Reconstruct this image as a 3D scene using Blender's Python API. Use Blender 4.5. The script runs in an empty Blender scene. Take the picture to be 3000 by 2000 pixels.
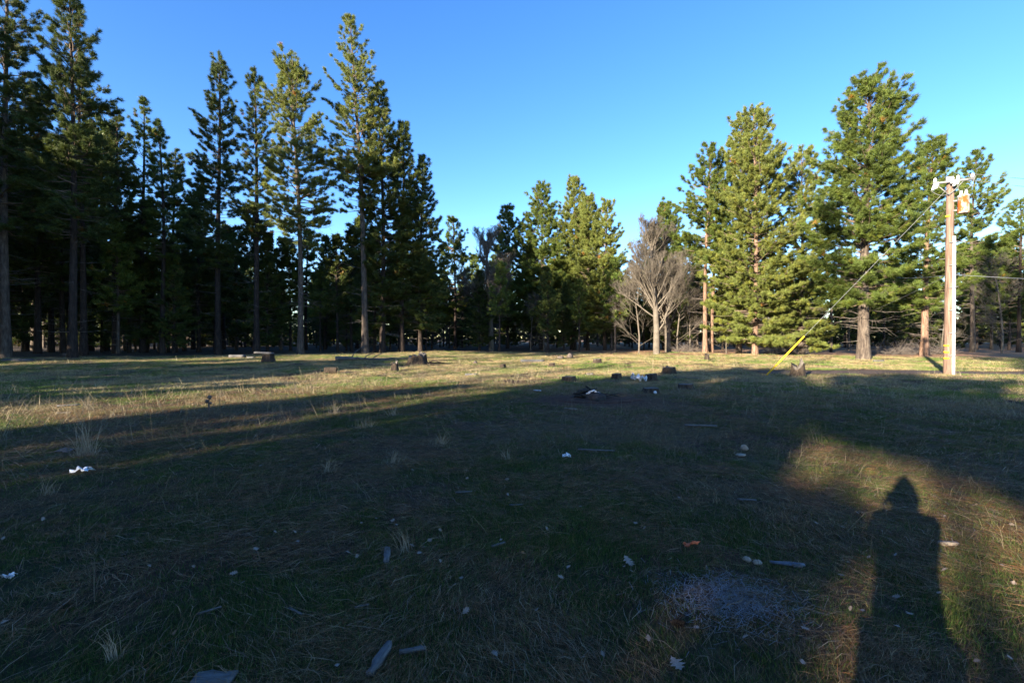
import bpy, math, random
import numpy as np
from mathutils import Vector, Matrix

# ------------------------------------------------------------------ camera, world, sun, exposure
scene = bpy.context.scene
F = 1333.33          # focal length in pixels of the 3000 px wide photograph (16 mm lens)
HOR = 988.0          # horizon row
CH = 1.6
SUN_AZ = 220.5       # sun stands behind the camera, to the left (degrees clockwise from +Y)
SUN_EL = 14.0
cam_d = bpy.data.cameras.new('camera'); cam = bpy.data.objects.new('camera', cam_d)
scene.collection.objects.link(cam); scene.camera = cam
cam.location = (0, 0, CH)
cam.rotation_euler = (math.radians(90) - math.atan(12 / F), 0, 0)
cam_d.lens = 16; cam_d.sensor_width = 36; cam_d.clip_start = 0.03; cam_d.clip_end = 3000
scene.view_settings.view_transform = 'Standard'; scene.view_settings.look = 'None'
scene.view_settings.gamma = 1; scene.view_settings.use_curve_mapping = False
scene.view_settings.exposure = 2.2
w = bpy.data.worlds.new('World'); scene.world = w; w.use_nodes = True
nt = w.node_tree; bg = nt.nodes['Background']
sky = nt.nodes.new('ShaderNodeTexSky'); sky.sky_type = 'NISHITA'; sky.sun_disc = False
sky.sun_elevation = math.radians(SUN_EL); sky.sun_rotation = math.radians(SUN_AZ)
sky.air_density = 1.0; sky.dust_density = 0.3; sky.ozone_density = 2.2; sky.altitude = 900
hs = nt.nodes.new('ShaderNodeHueSaturation'); hs.inputs['Saturation'].default_value = 1.27; hs.inputs['Hue'].default_value = 0.512
nt.links.new(sky.outputs[0], hs.inputs['Color']); nt.links.new(hs.outputs[0], bg.inputs[0])
bg.inputs[1].default_value = 0.10
sl = bpy.data.lights.new('sun', 'SUN'); sl.energy = 5.0; sl.angle = math.radians(0.53); sl.color = (1.0, 0.87, 0.68)
so = bpy.data.objects.new('sun', sl); scene.collection.objects.link(so)
_e, _a = math.radians(SUN_EL), math.radians(SUN_AZ)
sdir = Vector((math.sin(_a) * math.cos(_e), math.cos(_a) * math.cos(_e), math.sin(_e)))
so.rotation_euler = (-sdir).to_track_quat('-Z', 'Y').to_euler(); so.location = (-20, -20, 30)

C = scene.collection
U = np.array([0.6494, 0.7604]); NL = np.array([-0.7604, 0.6494])   # shadow direction and its left normal

# ------------------------------------------------------------------ helpers
def vnoise(x, y, seed=0):
    x = np.asarray(x, float); y = np.asarray(y, float)
    xi = np.floor(x).astype(np.int64); yi = np.floor(y).astype(np.int64); fx = x - xi; fy = y - yi
    fx = fx * fx * (3 - 2 * fx); fy = fy * fy * (3 - 2 * fy)
    def h(a, b):
        n = (a * 374761393 + b * 668265263 + seed * 974634777) & 0xffffffff
        n = ((n ^ (n >> 13)) * 1274126177) & 0xffffffff
        return ((n ^ (n >> 16)) & 0xffff) / 65535.0
    return (h(xi, yi) * (1 - fx) + h(xi + 1, yi) * fx) * (1 - fy) + (h(xi, yi + 1) * (1 - fx) + h(xi + 1, yi + 1) * fx) * fy
def fbm(x, y, seed=0, o=3):
    s = 0; a = 1; t = 0
    for i in range(o):
        s = s + a * vnoise(x * 2 ** i, y * 2 ** i, seed + i); t += a; a *= .5
    return s / t
def gz(x, y):
    r = np.hypot(x, y); k = np.clip((r - 2) / 14, 0, 1)
    return k * (0.30 * (fbm(np.asarray(x) / 9 + 50, np.asarray(y) / 9 + 50, 3, 2) - .5)) + 0.05 * np.clip(r / 3, 0, 1) * (fbm(np.asarray(x) / 1.3, np.asarray(y) / 1.3, 9, 2) - .5)
def G(px, py):                       # ground point seen at a pixel of the photograph
    Y = F * CH / (py - HOR); X = (px - 1500) / F * Y
    return X, Y, float(gz(X, Y))
def P(px, py, Y): return Vector(((px - 1500) / F * Y, Y, CH + (HOR - py) / F * Y))
def dryness(x, y):                   # 0 green .. 1 straw
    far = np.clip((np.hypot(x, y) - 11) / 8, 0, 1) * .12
    return np.clip((fbm(x / 2.6 + 7, y / 2.6 + 3, 21, 4) - .34 + far * 1.8) * 2.4, 0, 1)

def mesh_from(name, V, polys, mat=None, col=None, smooth=False):
    """polys: list of int arrays (n,k)"""
    me = bpy.data.meshes.new(name)
    V = np.asarray(V, np.float32); me.vertices.add(len(V)); me.vertices.foreach_set('co', V.ravel())
    loops = np.concatenate([p.ravel() for p in polys]).astype(np.int32)
    tot = np.concatenate([np.full(len(p), p.shape[1]) for p in polys]).astype(np.int32)
    st = np.concatenate([[0], np.cumsum(tot)[:-1]]).astype(np.int32)
    me.loops.add(len(loops)); me.loops.foreach_set('vertex_index', loops)
    me.polygons.add(len(tot)); me.polygons.foreach_set('loop_start', st); me.polygons.foreach_set('loop_total', tot)
    if smooth: me.polygons.foreach_set('use_smooth', np.ones(len(tot), bool))
    if col is not None:
        a = me.color_attributes.new('Col', 'FLOAT_COLOR', 'POINT')
        c = np.ones((len(V), 4), np.float32); c[:, :3] = col; a.data.foreach_set('color', c.ravel())
    me.update(calc_edges=True)
    if mat: me.materials.append(mat)
    return me
class MB:
    def __init__(s): s.V = []; s.q = []; s.t = []; s.n = 0; s.ng = []
    def add(s, V, q=None, t=None):
        V = np.asarray(V, float).reshape(-1, 3)
        if q is not None and len(q): s.q.append(np.asarray(q, int).reshape(-1, 4) + s.n)
        if t is not None and len(t): s.t.append(np.asarray(t, int).reshape(-1, 3) + s.n)
        s.V.append(V); s.n += len(V); return s
    def tube(s, pts, rad, k=5, cap=False):
        pts = np.asarray(pts, float); n = len(pts); rad = np.broadcast_to(np.asarray(rad, float), (n,))
        T = np.gradient(pts, axis=0); T /= np.linalg.norm(T, axis=1)[:, None] + 1e-9
        ref = np.array([0, 0, 1.]) if abs(T[0, 2]) < .8 else np.array([1., 0, 0])
        A = np.cross(T, ref); A /= np.linalg.norm(A, axis=1)[:, None] + 1e-9; B = np.cross(T, A)
        th = np.arange(k) / k * 2 * np.pi
        V = pts[:, None] + rad[:, None, None] * (A[:, None] * np.cos(th)[None, :, None] + B[:, None] * np.sin(th)[None, :, None])
        i = np.arange(n - 1)[:, None] * k; j = np.arange(k)[None]; j2 = (j + 1) % k
        q = np.stack([i + j, i + j2, i + k + j2, i + k + j], -1).reshape(-1, 4)
        V = V.reshape(-1, 3); t = None
        if cap:
            V = np.vstack([V, pts[0], pts[-1]]); jj = np.arange(k); a = n * k
            t = np.vstack([np.stack([np.full(k, a), (jj + 1) % k, jj], 1), np.stack([np.full(k, a + 1), (n - 1) * k + jj, (n - 1) * k + (jj + 1) % k], 1)])
        return s.add(V, q, t)
    def box(s, c, d, rot=None):
        x, y, z = np.array(d) / 2
        V = np.array([[-x, -y, -z], [x, -y, -z], [x, y, -z], [-x, y, -z], [-x, -y, z], [x, -y, z], [x, y, z], [-x, y, z]])
        if rot is not None: V = V @ np.array(rot).T
        return s.add(V + np.array(c), [[0, 3, 2, 1], [4, 5, 6, 7], [0, 1, 5, 4], [1, 2, 6, 5], [2, 3, 7, 6], [3, 0, 4, 7]])
    def lathe(s, prof, c=(0, 0, 0), k=14):
        prof = np.asarray(prof, float); th = np.arange(k) / k * 2 * np.pi; n = len(prof)
        V = np.stack([prof[:, 0][:, None] * np.cos(th), prof[:, 0][:, None] * np.sin(th), np.repeat(prof[:, 1][:, None], k, 1)], -1).reshape(-1, 3) + np.array(c)
        i = np.arange(n - 1)[:, None] * k; j = np.arange(k)[None]; j2 = (j + 1) % k
        return s.add(V, np.stack([i + j, i + j2, i + k + j2, i + k + j], -1).reshape(-1, 4))
    def mesh(s, name, m=None, smooth=False, col=None):
        ps = []
        if s.q: ps.append(np.vstack(s.q))
        if s.t: ps.append(np.vstack(s.t))
        return mesh_from(name, np.vstack(s.V), ps, m, col, smooth)
def link(name, data=None, parent=None, loc=None, rz=0):
    o = bpy.data.objects.new(name, data); C.objects.link(o)
    if parent: o.parent = parent
    if loc is not None: o.location = loc
    if rz: o.rotation_euler = (0, 0, rz)
    return o
def tag(o, label=None, cat=None, group=None, kind=None):
    if label: o['label'] = label
    if cat: o['category'] = cat
    if group: o['group'] = group
    if kind: o['kind'] = kind
    return o
def rotz(a): c, s = math.cos(a), math.sin(a); return np.array([[c, -s, 0], [s, c, 0], [0, 0, 1]])
def euler(a, b, c): return np.array(Matrix.Rotation(c, 3, 'Z') @ Matrix.Rotation(b, 3, 'Y') @ Matrix.Rotation(a, 3, 'X'))

# ------------------------------------------------------------------ materials
def newmat(name, rough=.85):
    m = bpy.data.materials.new(name); m.use_nodes = True; n = m.node_tree; b = n.nodes['Principled BSDF']
    b.inputs['Roughness'].default_value = rough; b.inputs['Specular IOR Level'].default_value = .25
    return m, n, b
def ramp(n, stops):
    r = n.nodes.new('ShaderNodeValToRGB'); e = r.color_ramp.elements
    e[0].position, e[0].color = stops[0][0], (*stops[0][1], 1); e[1].position, e[1].color = stops[-1][0], (*stops[-1][1], 1)
    for p, c in stops[1:-1]: x = e.new(p); x.color = (*c, 1)
    return r
def noisy(name, stops, scale=5, stretch=(1, 1, 1), rough=.85, bump=.0, detail=6, bscale=None, objrand=0, coord='Object', bdist=.02):
    m, n, b = newmat(name, rough)
    tc = n.nodes.new('ShaderNodeTexCoord'); mp = n.nodes.new('ShaderNodeMapping'); mp.inputs['Scale'].default_value = stretch
    n.links.new(tc.outputs[coord], mp.inputs[0])
    t = n.nodes.new('ShaderNodeTexNoise'); t.inputs['Scale'].default_value = scale; t.inputs['Detail'].default_value = detail; t.inputs['Roughness'].default_value = .65
    n.links.new(mp.outputs[0], t.inputs['Vector']); r = ramp(n, stops); n.links.new(t.outputs[0], r.inputs[0])
    out = r.outputs[0]
    if objrand:
        oi = n.nodes.new('ShaderNodeObjectInfo'); mr = n.nodes.new('ShaderNodeMapRange')
        mr.inputs['To Min'].default_value = 1 - objrand; mr.inputs['To Max'].default_value = 1 + objrand
        n.links.new(oi.outputs['Random'], mr.inputs[0]); h = n.nodes.new('ShaderNodeHueSaturation')
        n.links.new(mr.outputs[0], h.inputs['Value']); n.links.new(out, h.inputs['Color']); out = h.outputs[0]
    n.links.new(out, b.inputs['Base Color'])
    if bump:
        t2 = n.nodes.new('ShaderNodeTexNoise'); t2.inputs['Scale'].default_value = bscale or scale * 2; t2.inputs['Detail'].default_value = 5
        n.links.new(mp.outputs[0], t2.inputs['Vector'])
        bp = n.nodes.new('ShaderNodeBump'); bp.inputs['Strength'].default_value = bump; bp.inputs['Distance'].default_value = bdist
        n.links.new(t2.outputs[0], bp.inputs['Height']); n.links.new(bp.outputs[0], b.inputs['Normal'])
    return m
def foliage_mat(name, dark, light, attr=True):
    m, n, b = newmat(name, .55)
    at = n.nodes.new('ShaderNodeAttribute'); at.attribute_name = 'Col'
    oi = n.nodes.new('ShaderNodeObjectInfo')
    tc = n.nodes.new('ShaderNodeTexCoord'); t = n.nodes.new('ShaderNodeTexNoise'); t.inputs['Scale'].default_value = .9; t.inputs['Detail'].default_value = 3
    n.links.new(tc.outputs['Object'], t.inputs['Vector'])
    r = ramp(n, [(.35, dark), (.68, light)]); n.links.new(t.outputs[0], r.inputs[0])
    mx = n.nodes.new('ShaderNodeMix'); mx.data_type = 'RGBA'; mx.blend_type = 'MULTIPLY'; mx.inputs[0].default_value = 1
    ti = n.nodes.new('ShaderNodeAttribute'); ti.attribute_name = 'Tint'; ti.attribute_type = 'INSTANCER'
    mt = n.nodes.new('ShaderNodeMix'); mt.data_type = 'RGBA'; n.links.new(ti.outputs['Alpha'], mt.inputs[0]); mt.inputs[6].default_value = (1, 1, 1, 1); n.links.new(ti.outputs['Color'], mt.inputs[7])
    m2 = n.nodes.new('ShaderNodeMix'); m2.data_type = 'RGBA'; m2.blend_type = 'MULTIPLY'; m2.inputs[0].default_value = 1; n.links.new(at.outputs['Color'], m2.inputs[6]); n.links.new(mt.outputs[2], m2.inputs[7])
    n.links.new(r.outputs[0], mx.inputs[6]); n.links.new(m2.outputs[2], mx.inputs[7])
    h = n.nodes.new('ShaderNodeHueSaturation'); mr = n.nodes.new('ShaderNodeMapRange'); mr.inputs['To Min'].default_value = .8; mr.inputs['To Max'].default_value = 1.2
    n.links.new(oi.outputs['Random'], mr.inputs[0]); n.links.new(mr.outputs[0], h.inputs['Value']); n.links.new(mx.outputs[2], h.inputs['Color'])
    n.links.new(h.outputs[0], b.inputs['Base Color'])
    tr = n.nodes.new('ShaderNodeBsdfTranslucent'); n.links.new(h.outputs[0], tr.inputs[0])
    ms = n.nodes.new('ShaderNodeMixShader'); ms.inputs[0].default_value = .25
    n.links.new(b.outputs[0], ms.inputs[1]); n.links.new(tr.outputs[0], ms.inputs[2])
    n.links.new(ms.outputs[0], n.nodes['Material Output'].inputs[0])
    return m
def blade_mat(name, transl=.3):
    m, n, b = newmat(name, .6); at = n.nodes.new('ShaderNodeAttribute'); at.attribute_name = 'Col'
    n.links.new(at.outputs['Color'], b.inputs['Base Color'])
    tr = n.nodes.new('ShaderNodeBsdfTranslucent'); n.links.new(at.outputs['Color'], tr.inputs[0])
    ms = n.nodes.new('ShaderNodeMixShader'); ms.inputs[0].default_value = transl
    n.links.new(b.outputs[0], ms.inputs[1]); n.links.new(tr.outputs[0], ms.inputs[2])
    n.links.new(ms.outputs[0], n.nodes['Material Output'].inputs[0]); return m

M = {}
M['needle_warm'] = foliage_mat('needles_sunlit_yellow_green', (.095, .125, .024), (.215, .235, .062))  # lighter, yellower needle tone; sun on the lit pines is put into it
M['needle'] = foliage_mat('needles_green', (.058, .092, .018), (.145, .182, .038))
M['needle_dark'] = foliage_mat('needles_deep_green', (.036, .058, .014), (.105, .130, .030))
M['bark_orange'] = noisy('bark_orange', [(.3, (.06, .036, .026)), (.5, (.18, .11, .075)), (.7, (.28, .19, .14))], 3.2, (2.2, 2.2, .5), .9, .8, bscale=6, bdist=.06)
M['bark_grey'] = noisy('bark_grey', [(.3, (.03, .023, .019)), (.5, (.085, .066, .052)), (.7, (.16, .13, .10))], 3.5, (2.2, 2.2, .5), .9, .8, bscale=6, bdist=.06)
M['bark_dark'] = noisy('bark_dark', [(.3, (.014, .010, .008)), (.5, (.036, .026, .021)), (.7, (.07, .05, .038))], 3.5, (2.2, 2.2, .5), .9, .8, bscale=6, bdist=.06)  # dark bark, lowered further so the trunk shade sits in its colour
M['twig'] = noisy('dead_twigs', [(.3, (.08, .065, .055)), (.7, (.20, .17, .145))], 3, rough=.9)
M['branch'] = noisy('live_branch_bark', [(.3, (.10, .07, .05)), (.7, (.20, .15, .11))], 3, rough=.9)
M['oak_bark'] = noisy('oak_bark', [(.3, (.075, .062, .048)), (.7, (.17, .145, .115))], 3, rough=.9)
M['blade'] = blade_mat('grass_blades')
M['straw'] = blade_mat('straw_litter', .1)
M['leaf'] = noisy('dry_oak_leaf', [(.3, (.13, .095, .07)), (.7, (.26, .21, .17))], 14, rough=.7, objrand=.25)
M['stump_bark'] = noisy('stump_bark', [(.3, (.015, .011, .008)), (.7, (.075, .055, .04))], 9, (1, 1, .3), .95, 1, bdist=.05)
M['cut_wood'] = noisy('weathered_cut_wood', [(.3, (.07, .058, .046)), (.7, (.19, .165, .135))], 12, rough=.9, bump=.4)
M['grey_wood'] = noisy('grey_weathered_wood', [(.3, (.045, .043, .042)), (.7, (.15, .145, .14))], 10, (1, 6, 6), .85, .6, bdist=.01)
M['char'] = noisy('charred_wood', [(.35, (.008, .008, .008)), (.72, (.05, .048, .045))], 12, rough=.8, bump=.8)
M['ash'] = noisy('white_ash', [(.3, (.35, .34, .33)), (.7, (.68, .67, .66))], 20, rough=.95, bump=.6)
M['red_soil'] = noisy('red_soil', [(.3, (.03, .013, .008)), (.55, (.07, .03, .016)), (.75, (.13, .06, .035))], 5, rough=.95, bump=1, bscale=30, bdist=.02, coord='Object')
M['stone'] = noisy('tan_stone', [(.3, (.20, .155, .11)), (.7, (.36, .29, .22))], 14, rough=.9, bump=.5)
M['rock_dark'] = noisy('dark_rock', [(.3, (.05, .04, .035)), (.7, (.15, .12, .10))], 6, rough=.9, bump=.8)
M['white_scrap'] = noisy('white_plastic_scrap', [(.3, (.6, .62, .64)), (.7, (.82, .83, .84))], 8, rough=.5, bump=.3)
M['orange_scrap'] = noisy('orange_scrap', [(.3, (.5, .09, .03)), (.7, (.8, .2, .08))], 20, rough=.6)
M['slate_scrap'] = noisy('dark_blue_grey_scrap', [(.3, (.05, .055, .07)), (.7, (.12, .14, .18))], 9, rough=.5)
M['pole'] = noisy('pole_wood', [(.3, (.07, .045, .034)), (.5, (.17, .11, .08)), (.7, (.27, .19, .15))], 5, (4, 4, .25), .85, .7, bscale=12, bdist=.02)
M['conduit'] = noisy('white_conduit', [(.3, (.55, .54, .57)), (.7, (.70, .68, .71))], 4, rough=.45)
M['yellow'] = noisy('yellow_plastic', [(.3, (.70, .42, .02)), (.7, (.85, .55, .03))], 4, rough=.45)
M['steel'] = noisy('galvanised_steel', [(.3, (.12, .12, .125)), (.7, (.24, .24, .245))], 9, rough=.45)
M['porcelain'] = noisy('white_porcelain', [(.3, (.72, .72, .72)), (.7, (.85, .85, .86))], 6, rough=.25)
M['tank'] = noisy('rust_streaked_tank', [(.42, (.42, .44, .46)), (.50, (.36, .28, .22)), (.56, (.32, .09, .02))], 2.6, (1.5, 1.5, .7), .5, .3)
M['wire'] = noisy('wire_grey', [(.3, (.16, .165, .17)), (.7, (.26, .265, .27))], 9, rough=.5)
M['arm'] = noisy('crossarm_wood', [(.3, (.22, .21, .19)), (.7, (.36, .35, .33))], 6, (.5, 4, 4), .85)

def ground_mat():
    m, n, b = newmat('meadow_ground', .95)
    at = n.nodes.new('ShaderNodeAttribute'); at.attribute_name = 'Col'
    tc = n.nodes.new('ShaderNodeTexCoord')
    def noise(s, d=6, st=None):
        t = n.nodes.new('ShaderNodeTexNoise'); t.inputs['Scale'].default_value = s; t.inputs['Detail'].default_value = d; t.inputs['Roughness'].default_value = .7
        n.links.new(tc.outputs['Object'], t.inputs['Vector']); return t
    f = noise(9); r = ramp(n, [(.30, (.30, .30, .30)), (.5, (.9, .9, .9)), (.72, (1.9, 1.85, 1.75))]); n.links.new(f.outputs[0], r.inputs[0])
    mx = n.nodes.new('ShaderNodeMix'); mx.data_type = 'RGBA'; mx.blend_type = 'MULTIPLY'; mx.inputs[0].default_value = 1
    n.links.new(at.outputs['Color'], mx.inputs[6]); n.links.new(r.outputs[0], mx.inputs[7])
    n.links.new(mx.outputs[2], b.inputs['Base Color'])
    h = noise(22, 8); bp = n.nodes.new('ShaderNodeBump'); bp.inputs['Strength'].default_value = 1; bp.inputs['Distance'].default_value = .06
    n.links.new(h.outputs[0], bp.inputs['Height']); n.links.new(bp.outputs[0], b.inputs['Normal'])
    return m
M['ground'] = ground_mat()

# ------------------------------------------------------------------ ground sheet
def gline(lo, hi, step, far):
    a = [0.]
    while a[-1] < far:
        x = a[-1]; a.append(x + (step if x < hi else step * (1 + (x - hi) * .09)))
    a = np.array(a); return np.concatenate([-a[:0:-1], a])
gx = gline(0, 12, .22, 700); gy = gline(0, 14, .22, 700)
XX, YY = np.meshgrid(gx, gy, indexing='ij'); nx, ny = XX.shape
ZZ = gz(XX, YY)
SOIL_SPOTS = [(1740, 1174, 2.0), (2290, 1600, .42), (2140, 1378, .30), (330, 1800, .25), (1370, 1440, .5), (430, 1700, .3), (850, 1440, .35), (2200, 1250, .7)]
def ground_color(x, y):
    d = dryness(x, y)[..., None]
    g = np.array([.028, .031, .008]); t = np.array([.095, .062, .028]); s = np.array([.055, .029, .016])
    t = t * (1 + .5 * np.clip((np.hypot(x, y)[..., None] - 11) / 8, 0, 1)); c = g * (1 - d) + t * d  # dry ground lightened with distance, painting sunlight onto the far strip
    k = np.clip((fbm(x / 1.1 + 3, y / 1.1, 77, 3) - .52) * 5, 0, 1)[..., None]; c = c * (1 - k) + s * k
    for (px, py, r) in SOIL_SPOTS:
        X, Y, _ = G(px, py); q = np.clip(1.3 - np.hypot((x - X) / 1.3, (y - Y)) / r, 0, 1)[..., None]; q = q * (1 if px == 1740 else .6); c = c * (1 - q) + np.array([.075, .034, .019]) * q
    # needle covered orange forest floor on the right under the trees, dark duff elsewhere beyond the clearing
    e = np.clip((y - 33 - 3 * fbm(x / 5, y / 5, 5, 2) + np.clip(-x, 0, 30) * .28) / 3, 0, 1)[..., None]
    rgt = np.clip((x - 3) / 6, 0, 1)[..., None]
    c = c * (1 - e) + (np.array([.27, .155, .085]) * rgt + np.array([.06, .042, .028]) * (1 - rgt)) * e
    return c
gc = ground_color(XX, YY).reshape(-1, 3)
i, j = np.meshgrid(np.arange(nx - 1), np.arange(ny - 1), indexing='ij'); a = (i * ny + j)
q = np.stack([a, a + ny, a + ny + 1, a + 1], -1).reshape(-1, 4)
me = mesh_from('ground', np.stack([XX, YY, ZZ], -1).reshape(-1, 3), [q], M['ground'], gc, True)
tag(link('ground', me), 'uneven meadow ground of the forest clearing', kind='structure')

def strip(name, pts, width, mat, lift=.015, label=None):
    pts = np.array(pts, float); d = np.concatenate([[0], np.cumsum(np.linalg.norm(np.diff(pts, axis=0), axis=1))])
    s = np.arange(0, d[-1], .4); cx = np.interp(s, d, pts[:, 0]); cy = np.interp(s, d, pts[:, 1])
    tx = np.gradient(cx); ty = np.gradient(cy); l = np.hypot(tx, ty); nxn = -ty / l; nyn = tx / l
    k = 9; u = np.linspace(-1, 1, k); wv = width * (1 + .35 * (fbm(s / 2, s * 0, 8, 2) - .5))
    X = cx[:, None] + nxn[:, None] * u * wv[:, None] / 2; Y = cy[:, None] + nyn[:, None] * u * wv[:, None] / 2
    Z = gz(X, Y) + lift - .05 * np.abs(u) ** 6
    n_ = len(s); i, j = np.meshgrid(np.arange(n_ - 1), np.arange(k - 1), indexing='ij'); a = i * k + j
    q = np.stack([a, a + 1, a + k + 1, a + k], -1).reshape(-1, 4)
    return tag(link(name, mesh_from(name, np.stack([X, Y, Z], -1).reshape(-1, 3), [q], mat, None, True)), label, kind='structure')
M['track'] = noisy('dirt_track', [(.3, (.035, .024, .019)), (.5, (.075, .052, .041)), (.7, (.13, .092, .072))], 2.5, rough=.95, bump=1, bscale=25, bdist=.03)
strip('dirt_track', [(11.5, 21.0), (15, 20.6), (20, 20.2), (26, 19.5), (40, 17.5), (60, 14)], 1.9, M['track'], label='bare dirt track running past the foot of the utility pole')
def disc(name, px, py, rx, ry, h, mat, seed, label, lift=.006, X=None, Y=None):
    if X is None: X, Y, _ = G(px, py)
    rr = np.linspace(0, 1, 9); th = np.arange(28) / 28 * 2 * np.pi
    R = rr[:, None] * (1 + .35 * (vnoise(np.cos(th) * 1.7 + seed * 5, np.sin(th) * 1.7, seed)[None] - .5))
    x = X + R * rx * np.cos(th); y = Y + R * ry * np.sin(th)
    z = gz(x, y) + lift + h * (1 - rr[:, None] ** 2) * (.6 + .8 * fbm(x * 6, y * 6, seed, 2)) - .05 * (rr[:, None] > .95)
    i, j = np.meshgrid(np.arange(8), np.arange(28), indexing='ij'); j2 = (j + 1) % 28
    q = np.stack([i * 28 + j, i * 28 + 28 + j, i * 28 + 28 + j2, i * 28 + j2], -1).reshape(-1, 4)
    return tag(link(name, mesh_from(name, np.stack([x, y, z], -1).reshape(-1, 3), [q[28:], q[:28]], mat, None, True)), label, kind='structure')
disc('soil_patch', 1737, 1172, 1.35, .75, .05, M['red_soil'], 1, 'red brown bare soil ring round the burnt brush pile')
disc('soil_patch', 2295, 1600, .15, .07, .004, M['red_soil'], 2, 'small red brown mound of dug earth in the near grass')
disc('soil_patch', 2130, 1380, .16, .07, .01, M['red_soil'], 3, 'small reddish bare soil patch at the edge of the sunlit grass')

# ------------------------------------------------------------------ small real pieces scattered by geometry nodes (needle tufts, turf, thatch)
def gn_group(name, meshes):
    coll = bpy.data.collections.new(name)
    for k, m_ in enumerate(meshes): o = bpy.data.objects.new(name + '_piece', m_); coll.objects.link(o)
    g = bpy.data.node_groups.new(name, 'GeometryNodeTree'); g.interface.new_socket('Geometry', in_out='INPUT', socket_type='NodeSocketGeometry'); g.interface.new_socket('Geometry', in_out='OUTPUT', socket_type='NodeSocketGeometry')
    N_ = g.nodes; L_ = g.links; gi = N_.new('NodeGroupInput'); go = N_.new('NodeGroupOutput'); ci = N_.new('GeometryNodeCollectionInfo'); ci.inputs['Collection'].default_value = coll; ci.inputs['Separate Children'].default_value = True; ci.inputs['Reset Children'].default_value = True
    ip = N_.new('GeometryNodeInstanceOnPoints'); ip.inputs['Pick Instance'].default_value = True
    def att(nm, ty): a = N_.new('GeometryNodeInputNamedAttribute'); a.data_type = ty; a.inputs['Name'].default_value = nm; return a.outputs['Attribute']
    er = N_.new('FunctionNodeEulerToRotation'); L_.new(att('rot', 'FLOAT_VECTOR'), er.inputs[0]); L_.new(er.outputs[0], ip.inputs['Rotation'])
    L_.new(att('scl', 'FLOAT'), ip.inputs['Scale']); L_.new(att('pick', 'INT'), ip.inputs['Instance Index'])
    L_.new(gi.outputs[0], ip.inputs['Points']); L_.new(ci.outputs[0], ip.inputs['Instance']); L_.new(ip.outputs[0], go.inputs[0]); return g
def points_mesh(name, P_, rot, scl, pick, col=None, mat=None):
    me = bpy.data.meshes.new(name); me.vertices.add(len(P_)); me.vertices.foreach_set('co', np.asarray(P_, np.float32).ravel())
    a = me.attributes.new('rot', 'FLOAT_VECTOR', 'POINT'); a.data.foreach_set('vector', np.asarray(rot, np.float32).ravel())
    a = me.attributes.new('scl', 'FLOAT', 'POINT'); a.data.foreach_set('value', np.asarray(scl, np.float32))
    a = me.attributes.new('pick', 'INT', 'POINT'); a.data.foreach_set('value', np.asarray(pick, np.int32))
    if col is not None:
        a = me.attributes.new('Tint', 'FLOAT_COLOR', 'POINT'); c = np.ones((len(P_), 4), np.float32); c[:, :3] = col; a.data.foreach_set('color', c.ravel())
    if mat: me.materials.append(mat)
    me.update(); return me
def use_gn(o, g): md = o.modifiers.new('scatter', 'NODES'); md.node_group = g; return o
def needle_tuft(seed, mat):
    rng = np.random.default_rng(seed); n = 62; z0 = rng.uniform(-.16, .06, n); ph = rng.uniform(0, 6.28, n); el = rng.uniform(.15, 1.25, n)
    el = np.where(z0 > 0, el * 1.1, el * .8); d = np.stack([np.cos(ph) * np.cos(el), np.sin(ph) * np.cos(el), np.sin(el)], 1)
    b = np.stack([0 * z0, 0 * z0, z0], 1) + rng.normal(0, .03, (n, 3)); l = .23 * rng.uniform(.7, 1.2, (n, 1)); s_ = np.cross(d, rng.normal(0, 1, (n, 3))); s_ /= np.linalg.norm(s_, axis=1)[:, None]; s_ *= .013
    V = np.stack([b - s_, b + d * l, b + s_], 1).reshape(-1, 3); c = np.repeat(rng.uniform(.8, 1.2, (n, 1)), 3, 0) * np.ones(3)
    return mesh_from('needle_tuft', V, [np.arange(n * 3).reshape(-1, 3)], mat, c)

# ------------------------------------------------------------------ trees
def needles(rng, pos, dirs, n, L, wd, up=.3):
    N = len(pos); d = dirs[:, None] * .5 + rng.normal(0, .6, (N, n, 3)); d[..., 2] += up
    d /= np.linalg.norm(d, axis=2)[..., None] + 1e-9
    l = L * rng.uniform(.6, 1.15, (N, n, 1)); b = pos[:, None] + rng.normal(0, .06, (N, n, 3)) - dirs[:, None] * rng.uniform(0, .2, (N, n, 1))
    s = np.cross(d, rng.normal(0, 1, (N, n, 3))); s /= np.linalg.norm(s, axis=2)[..., None] + 1e-9; s *= wd * rng.uniform(.7, 1.3, (N, n, 1)) / 2
    V = np.stack([b + s, b + d * l, b - s], 2).reshape(-1, 3)
    return V, np.arange(N * n * 3).reshape(-1, 3)

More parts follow.
